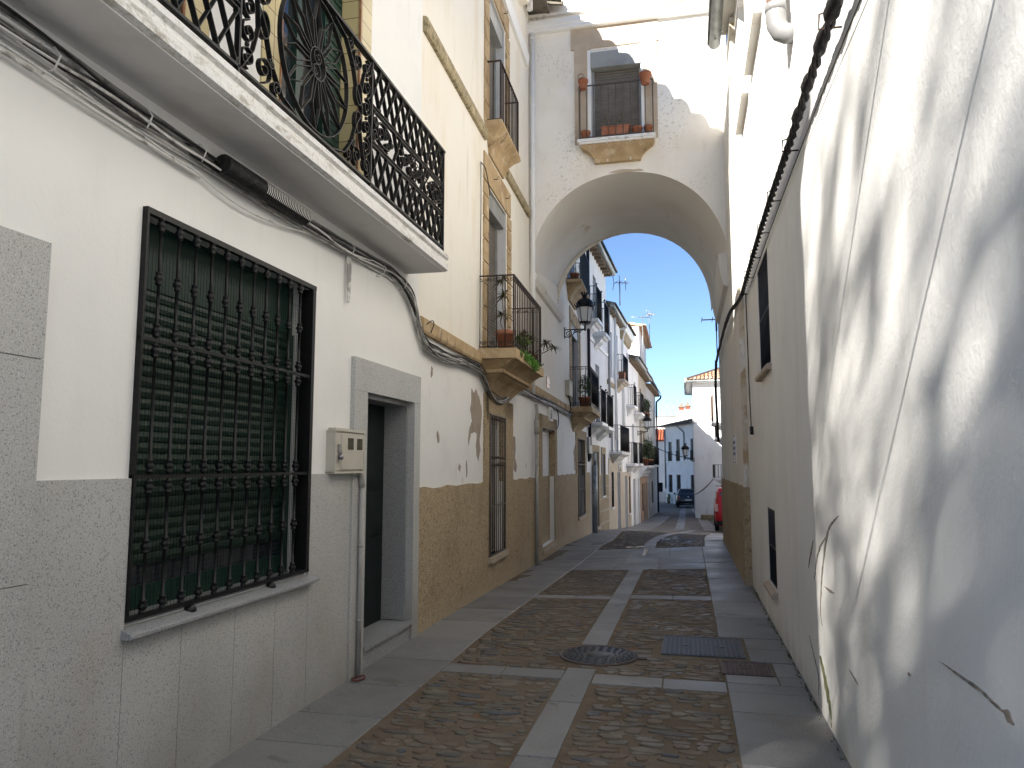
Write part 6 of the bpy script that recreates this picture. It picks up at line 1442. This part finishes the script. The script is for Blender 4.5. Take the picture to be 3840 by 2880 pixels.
wire('overhead_cable', 'low cables sagging from the corner house to the lowest right balcony', (.35, 45.7, -.1), (1.3, 41.4, .9), .10, .018, 2)

# ------------------------------------------------------------------ vehicles
def rrect(w, y0, y1, z, r=.16, n=4, bulge=0.0):
    P = []
    for cx, cy, a0 in ((w - r, y1 - r, 0), (-w + r, y1 - r, 90), (-w + r, y0 + r, 180), (w - r, y0 + r, 270)):
        for k in range(n + 1): a = rad(a0 + 90 * k / n); P.append((cx + r * math.cos(a), cy + r * math.sin(a), z))
    return P
def wheel(t, x, y, r, sg):
    w = MB(); w.lathe((x, y, r), [(r * .62, -.09), (r * .96, -.09), (r, -.06), (r, .06), (r * .96, .09), (r * .62, .09)], 20, 0, 'x'); p = w.build('wheel', 'tyre', t)
    w = MB(); w.lathe((x, y, r), [(.001, .085 * sg), (r * .2, .09 * sg), (r * .6, .075 * sg), (r * .63, .05 * sg)], 16, 0, 'x'); w.build('rim', 'steel', p)
def hatchback():
    t = thing('parked_car', 'black hatchback parked at the end of the street, its back to the viewer', 'car', (0, 0, 0)); b = MB()
    R = [rrect(.78, .10, 3.95, .20), rrect(.84, .03, 4.02, .34), rrect(.87, .0, 4.05, .48), rrect(.875, .03, 4.04, .68), rrect(.87, .10, 4.00, .82), rrect(.85, .16, 3.85, .92), rrect(.82, .20, 2.95, .98), rrect(.78, .30, 2.75, 1.08), rrect(.70, .48, 2.35, 1.28), rrect(.62, .60, 2.10, 1.40), rrect(.54, .72, 1.95, 1.45)]
    b.grid(R, 0, True, True, True); b.build('body', 'car_black', t)
    g = MB(); g.grid([[(-.66, .222, 1.00), (.66, .222, 1.00)], [(-.60, .40, 1.22), (.60, .40, 1.22)], [(-.52, .54, 1.36), (.52, .54, 1.36)]], 0, True); g.build('rear_window', 'glass', t, recalc=False)
    for sg in (-1, 1):
        g = MB(); g.grid([[(sg * .822, .45, 1.0), (sg * .822, 2.6, 1.0)], [(sg * .66, .68, 1.34), (sg * .66, 2.15, 1.34)]], 0, False); g.build('side_window', 'glass', t, recalc=False)
        l = MB(); l.hexa([(sg * .62, .05, .70), (sg * .84, .12, .70), (sg * .83, .25, .92), (sg * .64, .14, .92), (sg * .62, .02, .70), (sg * .865, .08, .70), (sg * .85, .2, .92), (sg * .64, .11, .92)]); l.build('tail_lamp', 'tail', t)
        for y in (.75, 3.2): wheel(t, sg * .78, y, .31, sg)
        m = MB(); m.lathe((sg * .95, 2.55, 1.02), [(.001, -.1), (.07, -.06), (.08, .04), (.001, .09)], 8, 0, 'x'); m.build('mirror', 'car_black', t)
    m = MB(); m.box(-.26, .26, -.012, .03, .56, .67); m.build('number_plate', 'plate', t); m = MB(); m.box(-.6, .6, -.02, .08, .24, .36); m.build('bumper', 'tyre', t); m = MB(); m.box(-.38, .38, -.026, .0, .30, .325); m.build('bumper_strip', 'chrome', t)
    m = MB(); m.lathe((0, .07, .86), [(.05, -.012), (.05, .004), (.001, .006)], 12, 0, 'y'); m.build('badge', 'chrome', t)
    m = MB(); m.tube([(-.50, .45, 1.40), (0, .40, 1.43), (.50, .45, 1.40)], .03, 6); m.build('spoiler', 'car_black', t); m = MB(); m.tube([(0, .9, 1.45), (0, .75, 1.62)], .008, 5); m.build('aerial', 'tyre', t)
    return t
def van():
    t = thing('parked_van', 'red van parked on the right, half hidden by the wall', 'van', (0, 0, 0)); b = MB()
    R = [rrect(.80, .08, 4.15, .24), rrect(.86, .02, 4.20, .40), rrect(.88, .0, 4.22, .60), rrect(.885, .0, 4.20, .85), rrect(.88, .02, 4.05, 1.0), rrect(.865, .04, 3.4, 1.08), rrect(.84, .07, 3.15, 1.3), rrect(.79, .13, 2.7, 1.62), rrect(.74, .20, 2.5, 1.76), rrect(.62, .35, 2.3, 1.82)]
    b.grid(R, 0, True, True, True); b.build('body', 'car_red', t)
    for sg in (-1, 1):
        g = MB(); g.grid([[(sg * .05, .03, 1.02), (sg * .70, .045, 1.02)], [(sg * .05, .12, 1.62), (sg * .66, .125, 1.62)]], 0, False); g.build('rear_window', 'glass', t, recalc=False)
        g = MB(); g.grid([[(sg * .868, .35, 1.06), (sg * .868, 3.0, 1.06)], [(sg * .81, .35, 1.55), (sg * .81, 2.6, 1.55)]], 0, False); g.build('side_window', 'glass', t, recalc=False)
        l = MB(); l.box(min(sg * .76, sg * .88), max(sg * .76, sg * .88), .0, .1, .85, 1.15); l.build('tail_lamp', 'tail_clear', t)
        for y in (.8, 3.4): wheel(t, sg * .80, y, .32, sg)
    for x in (-.55, .55): m = MB(); m.box(x - .02, x + .02, .4, 2.2, 1.82, 1.86); m.build('roof_rail', 'tyre', t)
    m = MB(); m.box(-.8, .8, 1.0, 1.05, 1.86, 1.89); m.build('roof_bar', 'tyre', t)
    m = MB(); m.box(-.82, .82, -.04, .08, .28, .46); m.build('bumper', 'tyre', t); m = MB(); m.box(-.26, .26, -.015, .02, .66, .77); m.build('number_plate', 'plate', t); m = MB(); m.box(-.03, .03, -.03, .0, .88, .98); m.build('door_handle', 'tyre', t)
    return t
c = hatchback(); c.location = (-.03, 61.5, -1.735); c.rotation_euler = (0, 0, rad(3))
v = van(); v.location = (1.93, 33.0, -1.17); v.rotation_euler = (0, 0, rad(-1))

# ------------------------------------------------------------------ trees of the little square behind the viewer (they dapple the right wall)
def tree(base, H, R, n, label, leaf=.15, zs=.75, dens=None):
    t = thing('plane_tree', label, 'tree', base, 'trees on the little square'); b = Vector(base); m = MB()
    m.tube(smooth_path([b, b + Vector((.1, 0, H * .3)), b + Vector((-.1, .1, H * .62)), b + Vector((.05, 0, H * .85))], 5), [.30 - .016 * i for i in range(16)], 10)
    limbs = []
    for k in range(9):
        a = 2 * math.pi * k / 9 + random.uniform(-.3, .3); z = H * random.uniform(.35, .6); e = b + Vector((math.cos(a) * R * .75, math.sin(a) * R * .75, H * random.uniform(.6, .88)))
        m.tube(smooth_path([b + UP * z, b + UP * (z + .8) + (e - b) * .3 * Vector((1, 1, 0)).length / 1.5, e], 4) if False else [b + UP * z, (b + UP * z).lerp(e, .5) + UP * .4, e], [.12, .07, .02], 6); limbs.append(e)
    m.build('trunk', 'bark', t)
    m = MB(); c = b + UP * H * .72
    cl = [c + Vector((random.gauss(0, R * .45), random.gauss(0, R * .45), random.gauss(0, R * .38))) for _ in range(16)] + limbs
    for k in range(n):
        q_ = random.choice(cl); p = q_ + Vector((random.gauss(0, R * .20), random.gauss(0, R * .20), random.gauss(0, R * .18)))
        a = Vector((random.gauss(0, 1), random.gauss(0, 1), random.gauss(0, 1))).normalized(); o = a.orthogonal().normalized(); l = leaf * random.uniform(.7, 1.3); m.face([p - a * l, p + o * l * .6, p + a * l, p - o * l * .6])
    m.build('crown', 'leaf_tree', t, recalc=False)
tree((-16.4, -23.3, 0), 21.4, 4.6, 16000, 'broad leafy plane tree on the square behind the viewer', .12)
tree((-13.6, -19.0, 0), 16.8, 3.9, 14000, 'smaller plane tree nearer the street on the square', .12)

# ------------------------------------------------------------------ light, sky, camera
SUN = Vector((-.64, -1.0, .66)).normalized()
el = math.asin(SUN.z); az = math.atan2(SUN.x, SUN.y)
w = bpy.data.worlds.new('World'); sc.world = w; w.use_nodes = True; nt = w.node_tree
bg = nt.nodes['Background']; sk = nt.nodes.new('ShaderNodeTexSky'); sk.sky_type = 'NISHITA'; sk.sun_disc = False
sk.sun_elevation = el; sk.sun_rotation = az; sk.altitude = 1200; sk.air_density = 0.8; sk.dust_density = 0.0; sk.ozone_density = 3.5
nt.links.new(sk.outputs['Color'], bg.inputs['Color']); bg.inputs['Strength'].default_value = 0.06
sd = bpy.data.lights.new('sun', 'SUN'); sd.energy = 5.0; sd.angle = rad(.53); sd.color = (1.0, .95, .87)
so_ = bpy.data.objects.new('sun', sd); COL.objects.link(so_); so_.rotation_euler = SUN.to_track_quat('Z', 'Y').to_euler(); so_.location = (-8, -12, 20)
cd = bpy.data.cameras.new('camera'); cd.sensor_width = 36; cd.lens = 36 * 1640 / 2212; cd.clip_start = .05; cd.clip_end = 1500
co = bpy.data.objects.new('camera', cd); COL.objects.link(co); co.location = (0, 0, 1.6)
co.rotation_euler = (rad(90) + math.atan(175 / 1640), 0, math.atan(380 / math.hypot(1640, 175)))
sc.camera = co
sc.view_settings.view_transform = 'Standard'; sc.view_settings.look = 'None'; sc.view_settings.exposure = 1.85; sc.view_settings.gamma = 1.0; sc.view_settings.use_curve_mapping = False
sc.cycles.use_denoising = True; sc.cycles.max_bounces = 10; sc.cycles.diffuse_bounces = 8; sc.cycles.glossy_bounces = 4; sc.cycles.caustics_reflective = False; sc.cycles.caustics_refractive = False
